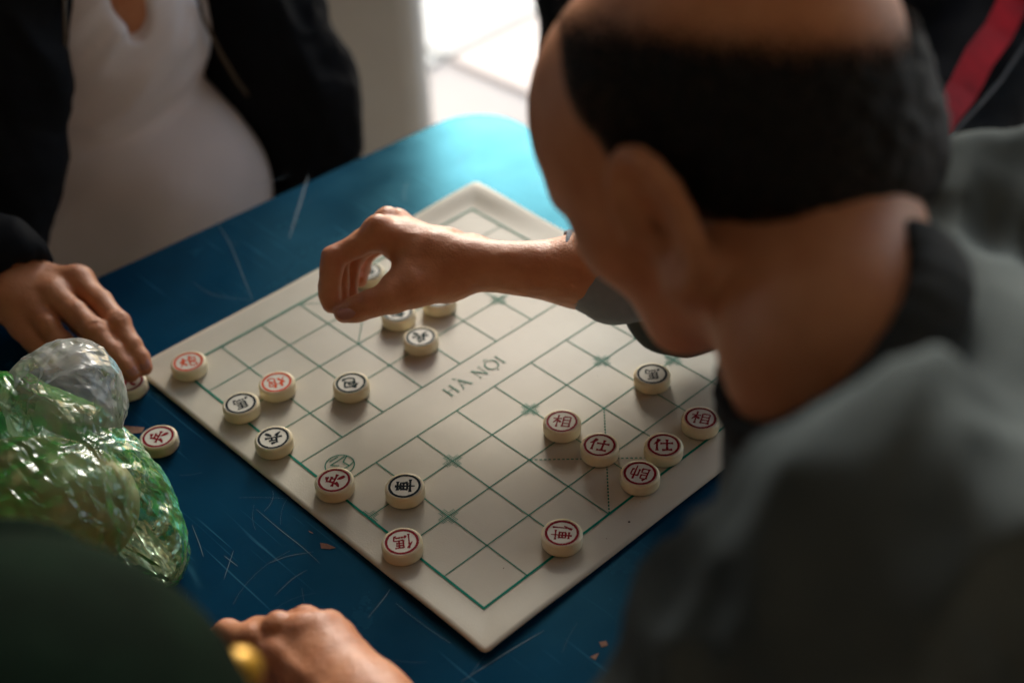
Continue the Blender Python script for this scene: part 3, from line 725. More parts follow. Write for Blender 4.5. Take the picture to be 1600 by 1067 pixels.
# knuckles, tendons, ulna bump, veins
for i, (x, y, dd) in enumerate(((590, 354, -.003), (606, 342, .018), (620, 345, .040))): h.ell(hp(x, y, dd), (.0085, .0085, .0085), k=.006)
for a, b, r_ in (((604, 350), (700, 382), .0022), ((622, 352), (712, 380), .0022), ((600, 366), (690, 396), .002)):
    A = hp(a[0], a[1], -.004 if r_ == .002 else .004); B = hp(b[0], b[1], -.006)
    h.cap(A, B, r_ + .002, r_ + .002, k=.006)
h.ell(hp(738, 386, .004), (.009, .008, .008), k=.008)
for pl in ([(640, 372), (668, 392), (700, 404), (722, 400)], [(668, 392), (690, 420), (716, 430)]):
    pts = [hp(x, y, -.0195 if i else -.012) for i, (x, y) in enumerate(pl)]
# creases under the finger joints
for p_, q_ in (((508, 411), (530, 420)), ((506, 441), (526, 443))):
    h.cap(hp(*p_, -.014), hp(*q_, -.014), .0012, .0012, k=.002, sub=True)
h.p = [(q[0], q[1], q[2], q[3] * .94, q[4] * .94 if q[4] is not None else None, q[5], q[6]) if q[0] == 'c' else q for q in h.p]
handA = h.build(.0011)
V_, Q_ = handA; V_ = relax(V_, Q_, 2, .4); Nn = normals(V_, Q_)
V_ = V_ + Nn * (fbm(V_, .012, 3, 3) * .00045)[:, None]; handA = (V_, Q_)

# left hand resting at the bottom of the picture
LZ = {}
def lp(x, y, z): return at(x - 16, y + 24, z)
g_ = Sdf()
wrL = lp(598, 1082, .036)
mcpL = [lp(462, 992, .038), lp(492, 958, .044), lp(520, 957, .044), lp(545, 972, .038)]
mcpL = [lp(452, 1000, .040), lp(488, 966, .046), (lp(516, 962, .045)), lp(543, 972, .038)]
wo4 = [lp(560, 1105, .040), lp(580, 1092, .043), lp(598, 1082, .042), lp(612, 1074, .036)]
for a, b in zip(mcpL, wo4): g_.cap(a, b, .0108, .016, k=.012)
g_.cap(lp(500, 1010, .030), lp(575, 1085, .034), .018, .021, k=.014)
fingL = [[(mcpL[0], .0108), (lp(412, 976, .040), .0095), (lp(372, 966, .030), .0088), (lp(352, 975, .016), .0078)],
         [(mcpL[1], .0108), (lp(452, 958, .046), .0094), (lp(418, 962, .034), .0088), (lp(408, 985, .018), .0078)],
         [(mcpL[2], .0104), (lp(494, 948, .040), .0090), (lp(478, 950, .024), .0085), (lp(470, 968, .011), .0078)],
         [(mcpL[3], .0095), (lp(532, 955, .034), .0082), (lp(520, 958, .020), .0075), (lp(512, 972, .010), .0068)]]
for c in fingL: g_.chain(c, k=.004)
g_.chain([(lp(545, 1085, .030), .016), (lp(470, 1045, .024), .0125), (lp(425, 1015, .016), .0105), (lp(392, 1000, .011), .0088)], k=.008)
for a, b in (((455, 998), (545, 1080)), ((490, 968), (568, 1075)), ((518, 965), (590, 1070))): g_.cap(lp(*a, .049), lp(*b, .054), .0032, .003, k=.006)
for a, b in (((470, 1010), (560, 1090)), ((505, 985), (540, 1035)), ((540, 1035), (600, 1085))): g_.cap(lp(*a, .047), lp(*b, .054), .0022, .0022, k=.005)
for c in fingL: g_.ell(c[1][0] + np.array([0, 0, .0015]), (.0095, .0095, .0092), k=.004)
for p in mcpL: g_.ell(p + np.array([0, 0, .003]), (.009, .009, .0085), k=.006)
eL = vd(1000, 1380, .60)
g_.cap(lp(595, 1085, .036), lp(700, 1180, .045), .0235, .028, k=.016); g_.cap(lp(700, 1180, .045), eL, .028, .034, k=.02)
handL = g_.build(.0015); V_, Q_ = handL; V_ = relax(V_, Q_, 2, .4); Nn = normals(V_, Q_); V_ = V_ + Nn * (fbm(V_, .012, 5, 3) * .0005)[:, None]; handL = (V_, Q_)

# head
yaw = math.radians(44)
EA = math.cos(yaw) * rt + math.sin(yaw) * fw      # left ear -> right ear
HF = -math.sin(yaw) * rt + math.cos(yaw) * fw     # facing
HU = up.copy()
roll = math.radians(25)
def rollv(v):
    a, b, c = v @ rt, v @ up, v @ fw; return rt * (a * math.cos(roll) - b * math.sin(roll)) + up * (b * math.cos(roll) + a * math.sin(roll)) + fw * c
EA, HF, HU = rollv(EA), rollv(HF), rollv(HU)
earL = vd(1030, 322, .650)
HC = earL + EA * .076
HR = np.stack([EA, HF, HU])
def hd(e, f, u): return HC + EA * e + HF * f + HU * u
hdS = Sdf()
def skull(s):
    s.ell(hd(0, -.012, .045), (.077, .092, .082), HR, k=.02); s.ell(hd(0, .045, .045), (.064, .055, .065), HR, k=.03)
    return s
skull(hdS)
hdS.ell(hd(0, .040, -.012), (.060, .048, .058), HR, k=.03)          # face mask
hdS.cap(hd(-.047, .006, -.036), hd(-.020, .062, -.056), .022, .018, k=.02); hdS.cap(hd(.043, .010, -.032), hd(.012, .070, -.056), .020, .016, k=.02)
hdS.ell(hd(0, .074, -.054), (.018, .015, .014), HR, k=.015)         # chin
hdS.ell(hd(-.040, .054, -.005), (.020, .022, .016), HR, k=.02); hdS.ell(hd(.042, .060, -.005), (.020, .022, .016), HR, k=.02)  # cheekbones
hdS.cap(hd(0, .086, .022), hd(0, .096, -.008), .009, .011, k=.012); hdS.ell(hd(0, .092, -.014), (.016, .010, .008), HR, k=.006)  # nose
hdS.cap(hd(-.030, .084, .030), hd(.030, .084, .030), .010, .010, k=.014)                   # brow
for s_ in (-1, 1):
    hdS.ell(hd(s_ * .030, .096, .012), (.014, .012, .009), HR, k=.008, sub=True); hdS.ell(hd(s_ * .030, .083, .011), (.011, .011, .011), HR, k=.002)
hdS.cap(hd(-.020, .082, -.034), hd(.020, .082, -.034), .006, .006, k=.006); hdS.cap(hd(-.018, .0875, -.037), hd(.018, .0875, -.037), .0012, .0012, k=.002, sub=True)
hdS.cap(hd(-.016, .080, -.042), hd(.016, .080, -.042), .006, .006, k=.004)
# ears
for s_ in (-1, 1):
    c = hd(s_ * .082, .000, -.008); o = EA * s_
    B = unit(-HF * .97 + o * .22); A2 = HU
    ring = []
    for i in range(15):
        a = math.radians(-115 + i * 22.5)
        ring.append(c + B * (.021 * math.cos(a) + .006) + A2 * (.034 * math.sin(a) * (1 if math.sin(a) > 0 else 1.0)) + o * .008)
    for p, q in zip(ring[:13], ring[1:14]): hdS.cap(p, q, .0052, .0052, k=.003)
    er = np.stack([unit(np.cross(B, A2)), B, A2])
    hdS.ell(c + B * .006 + o * .002, (.007, .020, .030), er, k=.005); hdS.ell(c - A2 * .027 + o * .004, (.006, .010, .009), er, k=.006)
    hdS.ell(c + B * .001 - A2 * .002 + o * .010, (.012, .010, .017), er, k=.003, sub=True); hdS.cap(c + o * .011 + A2 * .022 + B * .004, c + o * .011 + B * .016, .004, .0035, k=.003, sub=True)
# neck
pn_ = rt * .79 - up * .61; ci1_ = unit(rt * .61 + up * .79)
nb = vd(1298, 528, .635)
hdS.cap(hd(0, -.026, -.015), nb + pn_ * .01, .052, .050, k=.03); hdS.cap(hd(0, .015, -.048), nb + pn_ * .01 + fw * .01, .034, .036, k=.03)
hdS.cap(hd(-.05, -.02, -.03), nb - ci1_ * .040 + pn_ * .01, .012, .012, k=.02)
shL = vd(1425, 940, .53); shR = vd(1550, 440, .78); pel = np.array([.12, -.52, -.22])
hdS.ell(nb + (pel - nb) * .45, (.11, .08, .15), np.stack([unit(shR - shL), unit(np.cross(unit(pel - nb), unit(shR - shL))), unit(nb - pel)]), k=.05)
nb2 = nb + unit(pel - nb) * .05 + pn_ * .03; hdS.cap(nb, nb2, .046, .046, k=.02); hdS.cap(nb2, shR, .04, .038, k=.03); hdS.cap(nb2, shL, .04, .038, k=.03)
hdS.cap(shL, eL, .038, .032, k=.03); hdS.cap(shR, eR, .038, .034, k=.03)
headA = hdS.build(.0035); V_, Q_ = headA; V_ = relax(V_, Q_, 1, .4); headA = (V_, Q_)
tn = toneset([c[2][0] for c in fing] + [c[-1][0] for c in fing] + [c[0][0] for c in fing], .010, .55) + toneset([th[-1][0], th[3][0]], .011, .6) + toneset(mcpL, .011, .6)
bodyA = organic('body', joinvq(handA, handL, headA), M['skin'], PA, tn)
# nails
tn_c = None
def front_pt(VQ, x, y, r_=6):
    V = VQ[0]; c = (V - CAM) @ R.T; X = 800 + F * c[:, 0] / c[:, 2]; Y = 533.5 + F * c[:, 1] / c[:, 2]
    k = (abs(X - x) < r_) & (abs(Y - y) < r_); return vd(x, y, c[k, 2].min() if k.any() else 1)
disc_patch('nail', front_pt(handA, 541, 488, 4) - fw * .0008, -fw * .80 + up * .55 - rt * .1, unit(hp(520, 495) - hp(580, 476)), .0058, .0072, .0012, M['nail'], PA)
# hair: shell over the skull, bald on the crown
hs = Sdf(); skull(hs)
hs.ell(hd(0, -.045, -.015), (.066, .045, .045), HR, k=.03)
hs.plane(hd(-.05, -.062, .066), HU - HF * .74, .020); hs.cap(hd(-.074, .004, .062), hd(-.048, .0, .128), .012, .010, k=.02)                 # bald crown
hs.plane(hd(0, .018, .04), HF * .94 + HU * .05, .02)                                  # forehead and temples
hs.plane(hd(0, -.02, -.030), -HU + HF * .55, .022)                                            # nape line
hs.cap(hd(-.09, .055, -.02), hd(-.09, .002, .012), .028, .020, k=.01, sub=True); hs.cap(hd(.09, .055, -.02), hd(.09, .002, .012), .028, .020, k=.01, sub=True)
Vh, Qh = hs.build(.003, off=.0055)
Nn = normals(Vh, Qh); Vh = Vh + Nn * (fbm(Vh, .008, 9, 2) * .0012)[:, None]
hair = organic('hair', (Vh, Qh), M['scalp_hair'], PA)
def pd(c, n): return -((Vh - c) @ unit(n))
wob = fbm(Vh, .03, 13, 2) * .006
dn_ = np.minimum.reduce([pd(hd(-.05, -.062, .064), HU - HF * .74) / .020, pd(hd(0, -.02, -.030), -HU + HF * .55) / .020, pd(hd(0, .018, .04), HF * .94 + HU * .05) / .012]) + wob * 20
dn_ = np.clip(dn_, 0, 1); da = hair.data.attributes.new('cover', 'FLOAT', 'POINT'); da.data.foreach_set('value', dn_.astype(np.float32))
pn_ = rt * .79 - up * .61
# shirt
ts = Sdf()
ax_s = unit(shR - shL); ax_d = unit(nb - pel); ax_f = unit(np.cross(ax_d, ax_s)); TR = np.stack([ax_s, ax_f, ax_d])
mid = (shL + shR) / 2
ts.ell(mid + (pel - mid) * .22, (.175, .115, .17), TR, k=.06)
ts.ell(mid + (pel - mid) * .6, (.16, .12, .20), TR, k=.06)
ts.cap(nb - ax_d * .05, shR, .050, .062, k=.04); ts.cap(nb - ax_d * .06 + pn_ * .02, shL, .046, .066, k=.03)
ts.ell(nb + unit(pel - nb) * .045 + pn_ * .012, (.080, .080, .050), TR, k=.04); ts.cap(shL, eL, .074, .060, k=.04); ts.cap(shR, eR, .066, .050, k=.04)
ts.cap(eL, lp(800, 1290, .05), .048, .042, k=.03)
cR = hp(888, 425, .0)
ts.cap(eR, hp(1060, 452, .006), .047, .040, k=.03)
sl_ = Sdf()
for o_ in (-.0115, .0115):
    sl_.cap(hp(1075, 446, .006) + W * o_, hp(965, 434, .003) + W * o_, .032, .0312, k=.01); sl_.cap(hp(965, 434, .003) + W * o_, hp(896, 420, .003) + W * o_, .0312, .0292, k=.006)
sl_.plane(hp(873, 425, .003), hp(880, 425) - hp(960, 438), .001)
for o_ in (-.0115, .0115): sl_.cap(hp(820, 412, .003) + W * o_, hp(940, 432, .003) + W * o_, .0262, .0268, k=.002, sub=True)
for xs in (958,):
    for o_ in (-.0115, .0115): sl_.cap(hp(xs, 436, .003) + W * o_, hp(xs + 3, 437, .003) + W * o_, .0330, .0330, k=.004)
Vq, Qq = sl_.build(.0016); Nq = normals(Vq, Qq); Vq = Vq + Nq * (ridged(Vq, .030, 23, 3) * .0009)[:, None]
organic('sleeve', (Vq, Qq), M['sleeve'], PA)
ts.cap(hd(0, -.02, -.02), nb + unit(nb - hd(0, -.02, -.02)) * -.01, .058, .0565, k=.006, sub=True)
Vs, Qs = ts.build(.0038)
Nn = normals(Vs, Qs)
big = np.clip(((Vs - hp(888, 425)) ** 2).sum(1) ** .5 / .12, .12, 1)
Ps = Vs.copy(); Ps = Ps @ TR.T; Ps[:, 0] *= .55
rg_ = ridged(Ps, .10, 21, 3); rg_ -= rg_.max() * .30; rg_ = rg_ * np.clip((np.linalg.norm(Vs - nb, axis=1) - .07) / .06, 0, 1)
Vs = Vs + Nn * ((rg_ * .018 + fbm(Vs, .05, 4, 2) * .003) * big)[:, None]
shirt = organic('shirt', (Vs, Qs), M['shirt_grey_shaded'], PA)
# collar band round the neck
cl = []
ci1 = unit(rt * .61 + up * .79); pn_ = rt * .79 - up * .61; ci2 = fw * .93 - pn_ * .36; cn_ = unit(pn_ * .93 + fw * .36)
for i in range(26):
    a = 2 * math.pi * i / 25; cl.append(nb - cn_ * .010 + ci1 * .058 * math.cos(a) + ci2 * .056 * math.sin(a))
cs = Sdf()
for p, q in zip(cl, cl[1:]): cs.cap(p, q, .0035, .0035, k=.006); cs.cap(p + cn_ * .010 , q + cn_ * .010, .0045, .0045, k=.012); cs.cap(p + cn_ * .020 , q + cn_ * .020, .007, .007, k=.012)
organic('collar', cs.build(.0035), M['collar'], PA)
# cuff stitching
sm = [];

# ---------------------------------------------------------------- person in the black jacket beyond the table (person B)
PB = thing('person', 'person in open black jacket and pale shirt beyond the table, fingers on a piece', 'person', (.18, .9, GZ))
b_ = Sdf()
NZ = np.array([0, 0, 1.0])
def bp_(x, y, z): return at(x, y, z)
mB = [bp_(122, 440, .046), bp_(84, 462, .046), bp_(56, 484, .040), bp_(38, 508, .032)]
wB = bp_(14, 446, .046)
fB = [[(mB[0], .0112), (bp_(158, 472, .043), .0092), (bp_(185, 506, .037), .0093), (bp_(205, 540, .028), .0082), (bp_(218, 560, .021), .0078), (bp_(225, 574, .0165), .0068)],
      [(mB[1], .0112), (bp_(118, 488, .045), .0094), (bp_(149, 519, .039), .0096), (bp_(175, 550, .030), .0085), (bp_(193, 571, .022), .0082), (bp_(204, 583, .0168), .0072)],
      [(mB[2], .0105), (bp_(76, 510, .038), .0090), (bp_(98, 538, .028), .0088), (bp_(110, 560, .012), .0078), (bp_(104, 568, .007), .007)],
      [(mB[3], .0095), (bp_(50, 532, .028), .0082), (bp_(68, 555, .020), .0078), (bp_(78, 572, .009), .007)]]
for c in fB: b_.chain(c, k=.0035)
for a, o_ in zip(mB, (.018, .006, -.006, -.016)):
    q = wB + np.array([.55, .35, 0]) * o_
    b_.cap(a, q, .0112, .0165, k=.011)
b_.cap(bp_(80, 470, .034), bp_(30, 452, .038), .017, .020, k=.012)
b_.chain([(bp_(40, 440, .030), .015), (bp_(92, 470, .020), .012), (bp_(130, 505, .014), .0098), (bp_(150, 530, .011), .0085)], k=.008)
for a, c in zip(mB[:3], fB):
    b_.ell(a + NZ * .003, (.0088, .0088, .0085), k=.006); b_.ell(c[2][0] + NZ * .0008, (.0092, .0092, .0090), k=.004)
for c in fB[:2]:
    p = c[2][0]; d = unit(c[3][0] - c[1][0]); s_ = unit(np.cross(d, NZ)); tp = unit(np.cross(s_, d))
    if tp[2] < 0: tp = -tp
    for o_ in (-.0022, 0, .0022): b_.cap(p + d * o_ + tp * .0102 + s_ * .005, p + d * o_ + tp * .0102 - s_ * .005, .0006, .0006, k=.0012, sub=True)
elB = np.array([-.16, .74, .03])
b_.cap(wB + np.array([.01, .006, 0]), bp_(-60, 415, .05), .0225, .028, k=.014); b_.cap(wB - np.array([.008, .008, 0]), bp_(-60, 425, .05), .0205, .026, k=.014)
b_.cap(bp_(-60, 420, .05), elB, .028, .034, k=.02)
handB = b_.build(.0013); V_, Q_ = handB; V_ = relax(V_, Q_, 2, .4); Nn = normals(V_, Q_); V_ = V_ + Nn * (fbm(V_, .012, 8, 3) * .0004)[:, None]; handB = (V_, Q_)
tB = Sdf()
tB.ell((.20, .87, -.02), (.09, .06, .22), k=.03); tB.cap((.22, .86, .16), (.22, .86, .34), .05, .05, k=.03)
def simple_head(s, c, f):
    f = unit(f); e = np.cross(f, NZ); e = unit(e); Rr = np.stack([e, f, NZ])
    s.ell(c + NZ * .03 - f * .01, (.076, .095, .085), Rr, k=.02); s.ell(c + f * .035 - NZ * .03, (.056, .05, .062), Rr, k=.03); s.ell(c + f * .07 - NZ * .075, (.02, .018, .016), Rr, k=.02)
    s.cap(c + f * .088 + NZ * .01, c + f * .105 - NZ * .02, .009, .012, k=.01)
    for q in (-1, 1):
        s.ell(c + e * q * .078 - f * .002, (.008, .018, .030), Rr, k=.006)
        s.ell(c + e * q * .030 + f * .092 + NZ * .006, (.014, .010, .009), Rr, k=.008, sub=True); s.ell(c + e * q * .030 + f * .078 + NZ * .005, (.011, .011, .011), Rr, k=.002)
    s.cap(c + f * .088 - NZ * .045 - e * .018, c + f * .088 - NZ * .045 + e * .018, .006, .006, k=.006)
def simple_hair(c, f, name, parent):
    s = Sdf(); f = unit(f); e = unit(np.cross(f, NZ)); Rr = np.stack([e, f, NZ])
    s.ell(c + NZ * .035 - f * .012, (.081, .099, .088), Rr); s.plane(c + f * .05 + NZ * .02, f * .9 - NZ * .45)
    organic(name, s.build(.005), M['hair'], parent)
hBc = np.array([.22, .83, .42]); simple_head(tB, hBc, (-.2, -1, -.1))
shBR = np.array([.0, .88, .20]); shBL = np.array([.42, .90, .20]); elBL = np.array([.50, .80, -.09])
tB.cap((.20, .87, .22), shBR, .045, .04, k=.03); tB.cap((.22, .87, .22), shBL, .045, .04, k=.03); tB.cap(shBR, elB, .04, .034, k=.03); elBL = aty(470, 150, .74); tB.cap(shBL, elBL, .04, .034, k=.03)
tB.cap(elBL, aty(495, 265, .70), .03, .026, k=.02)
torB = tB.build(.005)
organic('body', joinvq(handB, torB), M['skin'], PB, toneset([c[-1][0] for c in fB] + mB, .010, .5))
for i, (c, nx) in enumerate(((fB[0], .0070), (fB[1], .0073))):
    d = unit(c[-1][0] - c[-2][0]); s_ = unit(np.cross(d, NZ)); tp = np.cross(s_, d); tp = tp if tp[2] > 0 else -tp
    disc_patch('nail', c[-1][0] - d * .0015 + tp * (nx - .0003), tp + d * .15, d, .0050, .0062, .0007, M['nail'], PB)
simple_hair(hBc, (-.2, -1, -.1), 'hair', PB)
# pale shirt
sB = Sdf()
sB.ell(aty(235, 300, .80), (.122, .145, .125), k=.05)
sB.ell(aty(300, 262, .775), (.055, .090, .072), k=.05)
sB.ell((.205, .825, .085), (.125, .117, .13), k=.014)
sB.ell((.19, .87, -.10), (.16, .13, .20), k=.05)
sB.cap((.03, .88, .2), (.39, .88, .2), .055, .055, k=.04)
sB.ell(aty(200, -10, .715), (.022, .03, .050), k=.003, sub=True)
VsB, QsB = sB.build(.004); Nn = normals(VsB, QsB)
Pq = VsB.copy(); Pq[:, 0] *= .5; da_ = unit([1, 0, .55]); Pd = VsB - np.outer(VsB @ da_, da_) * .8
VsB = VsB + Nn * (ridged(Pd, .042, 33, 2) * .0060 * np.clip((VsB[:, 2] + .02) / .05, .15, 1) + fbm(VsB, .09, 3, 2) * .003)[:, None]
organic('shirt', (VsB, QsB), M['tee'], PB)
skn = Sdf(); skn.ell(aty(200, -12, .737), (.030, .02, .055)); organic('neckline_skin', skn.build(.004), M['skin'], PB)
# jacket
jB = Sdf()
def front(pts, r, k=.03):
    for (a, b) in zip(pts, pts[1:]): jB.cap(a, b, r, r, k=k)
front([aty(48, 0, .74), aty(40, 120, .72), aty(25, 260, .70), aty(10, 400, .68)], .034)
front([aty(-10, 0, .78), aty(-30, 150, .76), aty(-40, 330, .74)], .06)
front([aty(370, -30, .76), aty(402, 100, .76), aty(436, 230, .765), aty(452, 330, .77)], .034)
front([aty(340, 20, .80), aty(400, 170, .80), aty(440, 260, .80)], .04)
jB.ell((.2, .93, .02), (.21, .10, .26), k=.05)
jB.cap((.0, .90, .2), (.42, .91, .2), .07, .07, k=.05)
jB.cap(shBR, elB, .072, .058, k=.04); jB.cap(elB, bp_(-40, 418, .055), .055, .043, k=.03); jB.cap(bp_(-40, 418, .055), bp_(6, 418, .056), .040, .037, k=.01)
jB.cap(shBL, aty(470, 150, .74), .068, .058, k=.04); jB.cap(aty(470, 150, .74), aty(495, 265, .70), .055, .050, k=.04)
jB.cap(bp_(40, 452, .046), bp_(5, 436, .046), .0295, .0295, k=.003, sub=True)
Vj, Qj = jB.build(.005); Nn = normals(Vj, Qj); Vj = Vj + Nn * (ridged(Vj, .07, 41, 3) * .0045)[:, None]
organic('jacket', (Vj, Qj), M['black'], PB)
tube('zip', [aty(x, y, Y_) for x, y, Y_ in ((305, -20, .722), (318, 30, .722), (345, 85, .724), (372, 130, .727), (400, 165, .730), (428, 200, .733))], .0022, M['zip'], PB)
tube('zip', [aty(x, y, Y_) for x, y, Y_ in ((100, -10, .704), (102, 60, .700), (103, 130, .693), (98, 185, .680))], .0016, M['zip'], PB)
tr = Sdf()
for s_, x in ((1, .08), (-1, .32)): tr.cap((x, .98, -.25), (x - .02 * s_, .58, -.27), .085, .065, k=.03); tr.cap((x - .02 * s_, .58, -.27), (x, .62, GZ + .06), .062, .045, k=.03)
tr.ell((.2, .95, -.22), (.17, .13, .12), k=.05); organic('trousers', tr.build(.008), M['black'], PB)

# ---------------------------------------------------------------- person in black with the red stripe, far right (person D)
PD = thing('person', 'person in a black track jacket with a red stripe behind the balding man', 'person', (.95, .6, GZ))
d_ = Sdf()
tc_ = vd(1110, -60, 1.78)
d_.ell(tc_, (.222, .19, .33), np.stack([rt, unit(np.cross(NZ, rt)), NZ]), k=.06)
s1, s2, s3 = vd(1700, -170, 1.80), vd(1560, 60, 1.62), vd(1395, 330, 1.42)
d_.cap(tc_ + np.array([.03, 0, .25]), s1, .09, .09, k=.08); d_.chain([(s1, .10), (s2, .088), (s3, .062)], k=.04)
d_.chain([(s1 + np.array([0, .08, 0]), .10), (s2 + up * .02 - rt * .06 + fw * .06, .10)], k=.05)
d_.ell(vd(1060, 330, 1.95), (.2, .17, .14), k=.06)
Vd, Qd = d_.build(.007); Nn = normals(Vd, Qd); Vd = Vd + Nn * (ridged(Vd, .09, 51, 2) * .004)[:, None]
organic('tracksuit', (Vd, Qd), M['black'], PD)
def strip_on(name, px, wpx, m, parent, depthf, thick=.003):
    V, Fc = [], []; org = np.array(parent.location)
    for (x, y), w_ in zip(px, wpx):
        for sg in (-1, 1):
            for dz in (0, thick): V.append(vd(x + sg * w_ * .80, y + sg * w_ * .55, depthf(x, y) + dz) - org)
    for i in range(len(px) - 1):
        a = 4 * i; b = a + 4; Fc += [(a, a + 2, b + 2, b), (a + 1, b + 1, b + 3, a + 3), (a, b, b + 1, a + 1), (a + 2, a + 3, b + 3, b + 2)]
    return link(name, mesh(name, V, Fc, False), m, parent)
def proj_front(V, px, m_=9):
    "nearest surface depth of a vertex cloud along a photo ray"
    c = (V - CAM) @ R.T; X = 800 + F * c[:, 0] / c[:, 2]; Y = 533.5 + F * c[:, 1] / c[:, 2]
    def f(x, y):
        k = (abs(X - x) < m_) & (abs(Y - y) < m_)
        return (c[k, 2].min() if k.any() else 1.5) - .004
    return f
dfn = proj_front(Vd, None, 14)
st_px = [(1598, -60), (1585, 0), (1560, 50), (1530, 90), (1505, 140), (1475, 180), (1448, 225), (1420, 258), (1400, 290)]
from functools import lru_cache
dep = [dfn(*p) for p in st_px]; dep = np.convolve([dep[0]] + dep + [dep[-1]], [1/3]*3, 'valid')
mp_ = {p: q for p, q in zip(st_px, dep)}
strip_on('red_stripe', st_px, [23, 25, 25, 26, 26, 25, 22, 17, 13], M['redstripe'], PD, lambda x, y: mp_[(x, y)] - .004)
st2 = [(1650, -10), (1600, 72), (1565, 125), (1530, 165), (1490, 208), (1455, 240), (1430, 262)]
dep = [dfn(*p) for p in st2]; dep = np.convolve([dep[0]] + dep + [dep[-1]], [1/3]*3, 'valid'); mp2 = {p: q for p, q in zip(st2, dep)}
strip_on('piping', st2, [3.0] * 7, M['piping'], PD, lambda x, y: mp2[(x, y)] - .004)
bD = Sdf(); hD = tc_ + np.array([-.02, -.05, .50]); simple_head(bD, hD, (-.8, -.5, 0)); bD.cap(hD - NZ * .05, tc_ + NZ * .2, .05, .06, k=.03); bD.ell(tc_, (.12, .10, .25), k=.05)
bD.chain([(tc_ + np.array([.03, 0, .25]), .05), (s1, .05), (s2, .045), (s3, .035), (s3 - NZ * .02 - rt * .06, .03)], k=.03)
organic('body', bD.build(.007), M['skin'], PD); simple_hair(hD, (-.8, -.5, 0), 'hair', PD)
lg = Sdf(); pc_ = vd(1165, 250, 1.95)
for s_ in (-1, 1): lg.cap(pc_ + rt * .1 * s_, pc_ + rt * .12 * s_ - FH * .40 - NZ * .02, .085, .065, k=.03); lg.cap(pc_ + rt * .12 * s_ - FH * .40 - NZ * .02, np.r_[(pc_ + rt * .12 * s_ - FH * .36)[:2], GZ + .06], .06, .045, k=.03)
organic('trousers', lg.build(.009), M['black'], PD)

# ---------------------------------------------------------------- bystander's trousers, far right edge (person E)
PE = thing('person', 'seated bystander in grey-teal trousers at the right edge, beyond the red stripe', 'person', (1.5, .4, GZ))
e_ = Sdf(); k1 = vd(1545, 235, 2.05); k2 = vd(1680, 130, 2.15)
e_.chain([(vd(1760, 60, 2.25), .12), (k2, .10), (vd(1530, 215, 2.02), .075)], k=.05); e_.chain([(vd(1530, 215, 2.02), .072), (vd(1480, 420, 2.15), .05)], k=.04)
e_.chain([(vd(1780, 150, 2.3), .11), (vd(1640, 250, 2.22), .075)], k=.03)
Ve, Qe = e_.build(.007); Nn = normals(Ve, Qe); Ve = Ve + Nn * (ridged(Ve, .08, 61, 3) * .010)[:, None]
organic('trousers', (Ve, Qe), M['trousers'], PE)
e2 = Sdf(); tE = vd(1770, 60, 2.25); e2.ell(tE + NZ * .25, (.17, .15, .30), k=.05); e2.chain([(tE + NZ * .45 + RH * .1, .07), (tE + NZ * .2 + RH * .2, .055)], k=.04); organic('shirt', e2.build(.009), M['black'], PE)
e3 = Sdf(); hE = tE + np.array([0, 0, .72]); simple_head(e3, hE, (-.7, -.6, 0)); e3.cap(hE - NZ * .05, tE + NZ * .45, .05, .06, k=.03); organic('body', e3.build(.008), M['skin'], PE); simple_hair(hE, (-.7, -.6, 0), 'hair', PE)

# ---------------------------------------------------------------- onlooker in the green cap, bottom left (person C)
PCn = thing('person', 'onlooker in a dark green cap with a yellow badge, close at the lower left', 'person', (-.45, -.25, GZ))
cc = vd(24, 1292, .555)
c_ = Sdf(); simple_head(c_, cc - NZ * .01, (.25, 1, 0)); c_.cap(cc - NZ * .06, cc + np.array([-.03, -.12, -.18]), .052, .058, k=.03)
tC = cc + np.array([-.03, -.16, -.36]); c_.ell(tC, (.13, .10, .22), k=.05)
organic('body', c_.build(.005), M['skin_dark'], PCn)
simple_hair(cc - NZ * .014, (.25, 1, 0), 'hair', PCn)
cp = Sdf(); cp.ell(cc + NZ * .028, (.101, .112, .085), k=.01); cp.plane(cc + NZ * .012, -NZ)
for a in range(4):
    an = math.pi * a / 4
    for i in range(8):
        t0, t1 = math.pi * i / 8, math.pi * (i + 1) / 8
        P0, P1 = [cc + NZ * .028 + np.array([.1005 * math.cos(t) * math.cos(an), .1115 * math.cos(t) * math.sin(an), .0845 * math.sin(t)]) for t in (t0, t1)]
        cp.cap(P0, P1, .0012, .0012, k=.002)
cp.ell(cc + NZ * .113, (.006, .006, .003), k=.003)
fd = unit(np.array([.25, 1, 0])); ee = unit(np.cross(fd, NZ))
cp.ell(cc + fd * .115 + NZ * .010, (.070, .060, .006), np.stack([ee, fd, unit(np.cross(ee, fd))]), k=.01)
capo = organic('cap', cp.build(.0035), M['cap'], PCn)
bc = vd(372, 1046, .0); rb = ray(372, 1046)
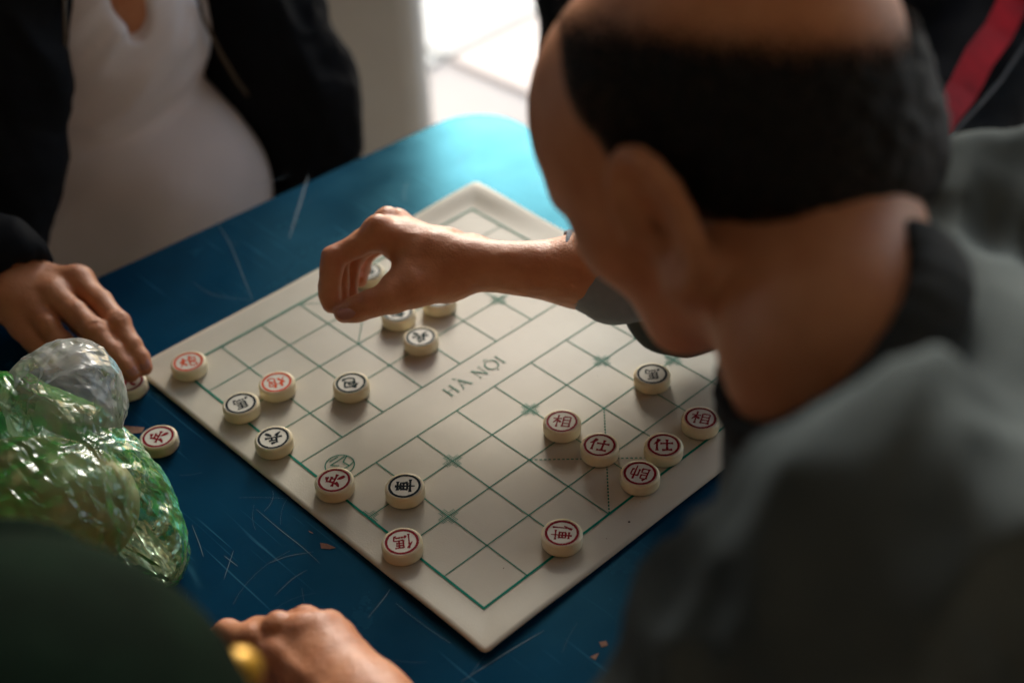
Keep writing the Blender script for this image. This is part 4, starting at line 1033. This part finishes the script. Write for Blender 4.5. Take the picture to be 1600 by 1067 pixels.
# badge on the cap side towards the board
q = (cc + NZ * .028); best = None
for dd in np.linspace(.40, .62, 200):
    p = CAM + ray(366, 1052) * dd; e = (((p - q) / np.array([.101, .112, .085])) ** 2).sum()
    if best is None or e < best[0]: best = (e, p)
bpnt = best[1]; nrm = unit((bpnt - q) / np.array([.101, .112, .085]) ** 2)
bS = Sdf(); bS.ell(bpnt + nrm * .002, (.0095, .0095, .0095)); organic('badge', bS.build(.0012), M['brass'], PCn)
sC = Sdf(); sC.ell(tC, (.19, .13, .25), k=.05); sC.cap(tC + np.array([-.16, 0, .16]), tC + np.array([.16, 0, .16]), .065, .065, k=.05)
sC.cap(tC + np.array([.17, 0, .14]), tC + np.array([.2, .05, -.12]), .058, .048, k=.03); sC.cap(tC + np.array([-.17, 0, .14]), tC + np.array([-.2, .05, -.12]), .058, .048, k=.03)
organic('shirt', sC.build(.007), M['black'], PCn)

# ================================================================== PLASTIC BAGS
bg_o = at(120, 800, 0)
BG = thing('green_plastic_bag', 'crinkled translucent green plastic bag holding something tan, on the table', 'plastic bag', (bg_o[0], bg_o[1], TT))
def bag(blobs, seed, amp, center, vox=.0022, zmin=TT + .001, rad=None):
    s = Sdf()
    for c, r_ in blobs: s.ell(c, (r_, r_, r_) if np.isscalar(r_) else r_, k=.03)
    V, Q = s.build(vox); N_ = normals(V, Q)
    dirv = V - center; th_ = np.arctan2(dirv[:, 1], dirv[:, 0]); ph = np.arctan2(dirv[:, 2], np.hypot(dirv[:, 0], dirv[:, 1])); rr = np.linalg.norm(dirv, axis=1)
    P = np.stack([th_ * .060, ph * .060, rr * .22], 1)
    n1 = ridged(P, .026, seed, 3) * .6 + ridged(V, .024, seed + 7, 3) * .6
    V = V + N_ * (n1 * amp)[:, None]
    lowm = V[:, 2] < zmin; V[lowm, 2] = zmin
    return V, Q
gb = bag([(at(85, 785, .045), (.062, .062, .048)), (at(222, 850, .022), (.026, .036, .026)), (at(180, 800, .030), (.030, .034, .030)), (at(15, 700, .055), (.045, .05, .055)), (at(40, 850, .040), (.06, .06, .045)), (at(110, 715, .05), (.028, .028, .03))], 71, .0028, at(140, 700, .085))
organic('film', gb, M['film_green'], BG)
br = Sdf(); br.ell(at(95, 800, .046), (.052, .052, .038), k=.02); br.ell(at(20, 800, .052), (.056, .056, .044), k=.02)
Vb, Qb = br.build(.003); organic('bread', (Vb, Qb), M['bread'], BG)
cb_o = at(110, 640, .07)
CB = thing('clear_plastic_bag', 'crumpled clear plastic bag end lying on top of the green bag', 'plastic bag', tuple(cb_o))
cbm = bag([(at(115, 582, .090), (.021, .023, .021)), (at(85, 635, .085), (.027, .028, .026)), (at(133, 632, .080), (.021, .023, .024)), (at(52, 622, .080), (.014, .017, .015)), (at(110, 672, .07), (.020, .020, .02))], 81, .0022, at(85, 700, .06), vox=.0016)
organic('film', cbm, M['film_clear'], CB)
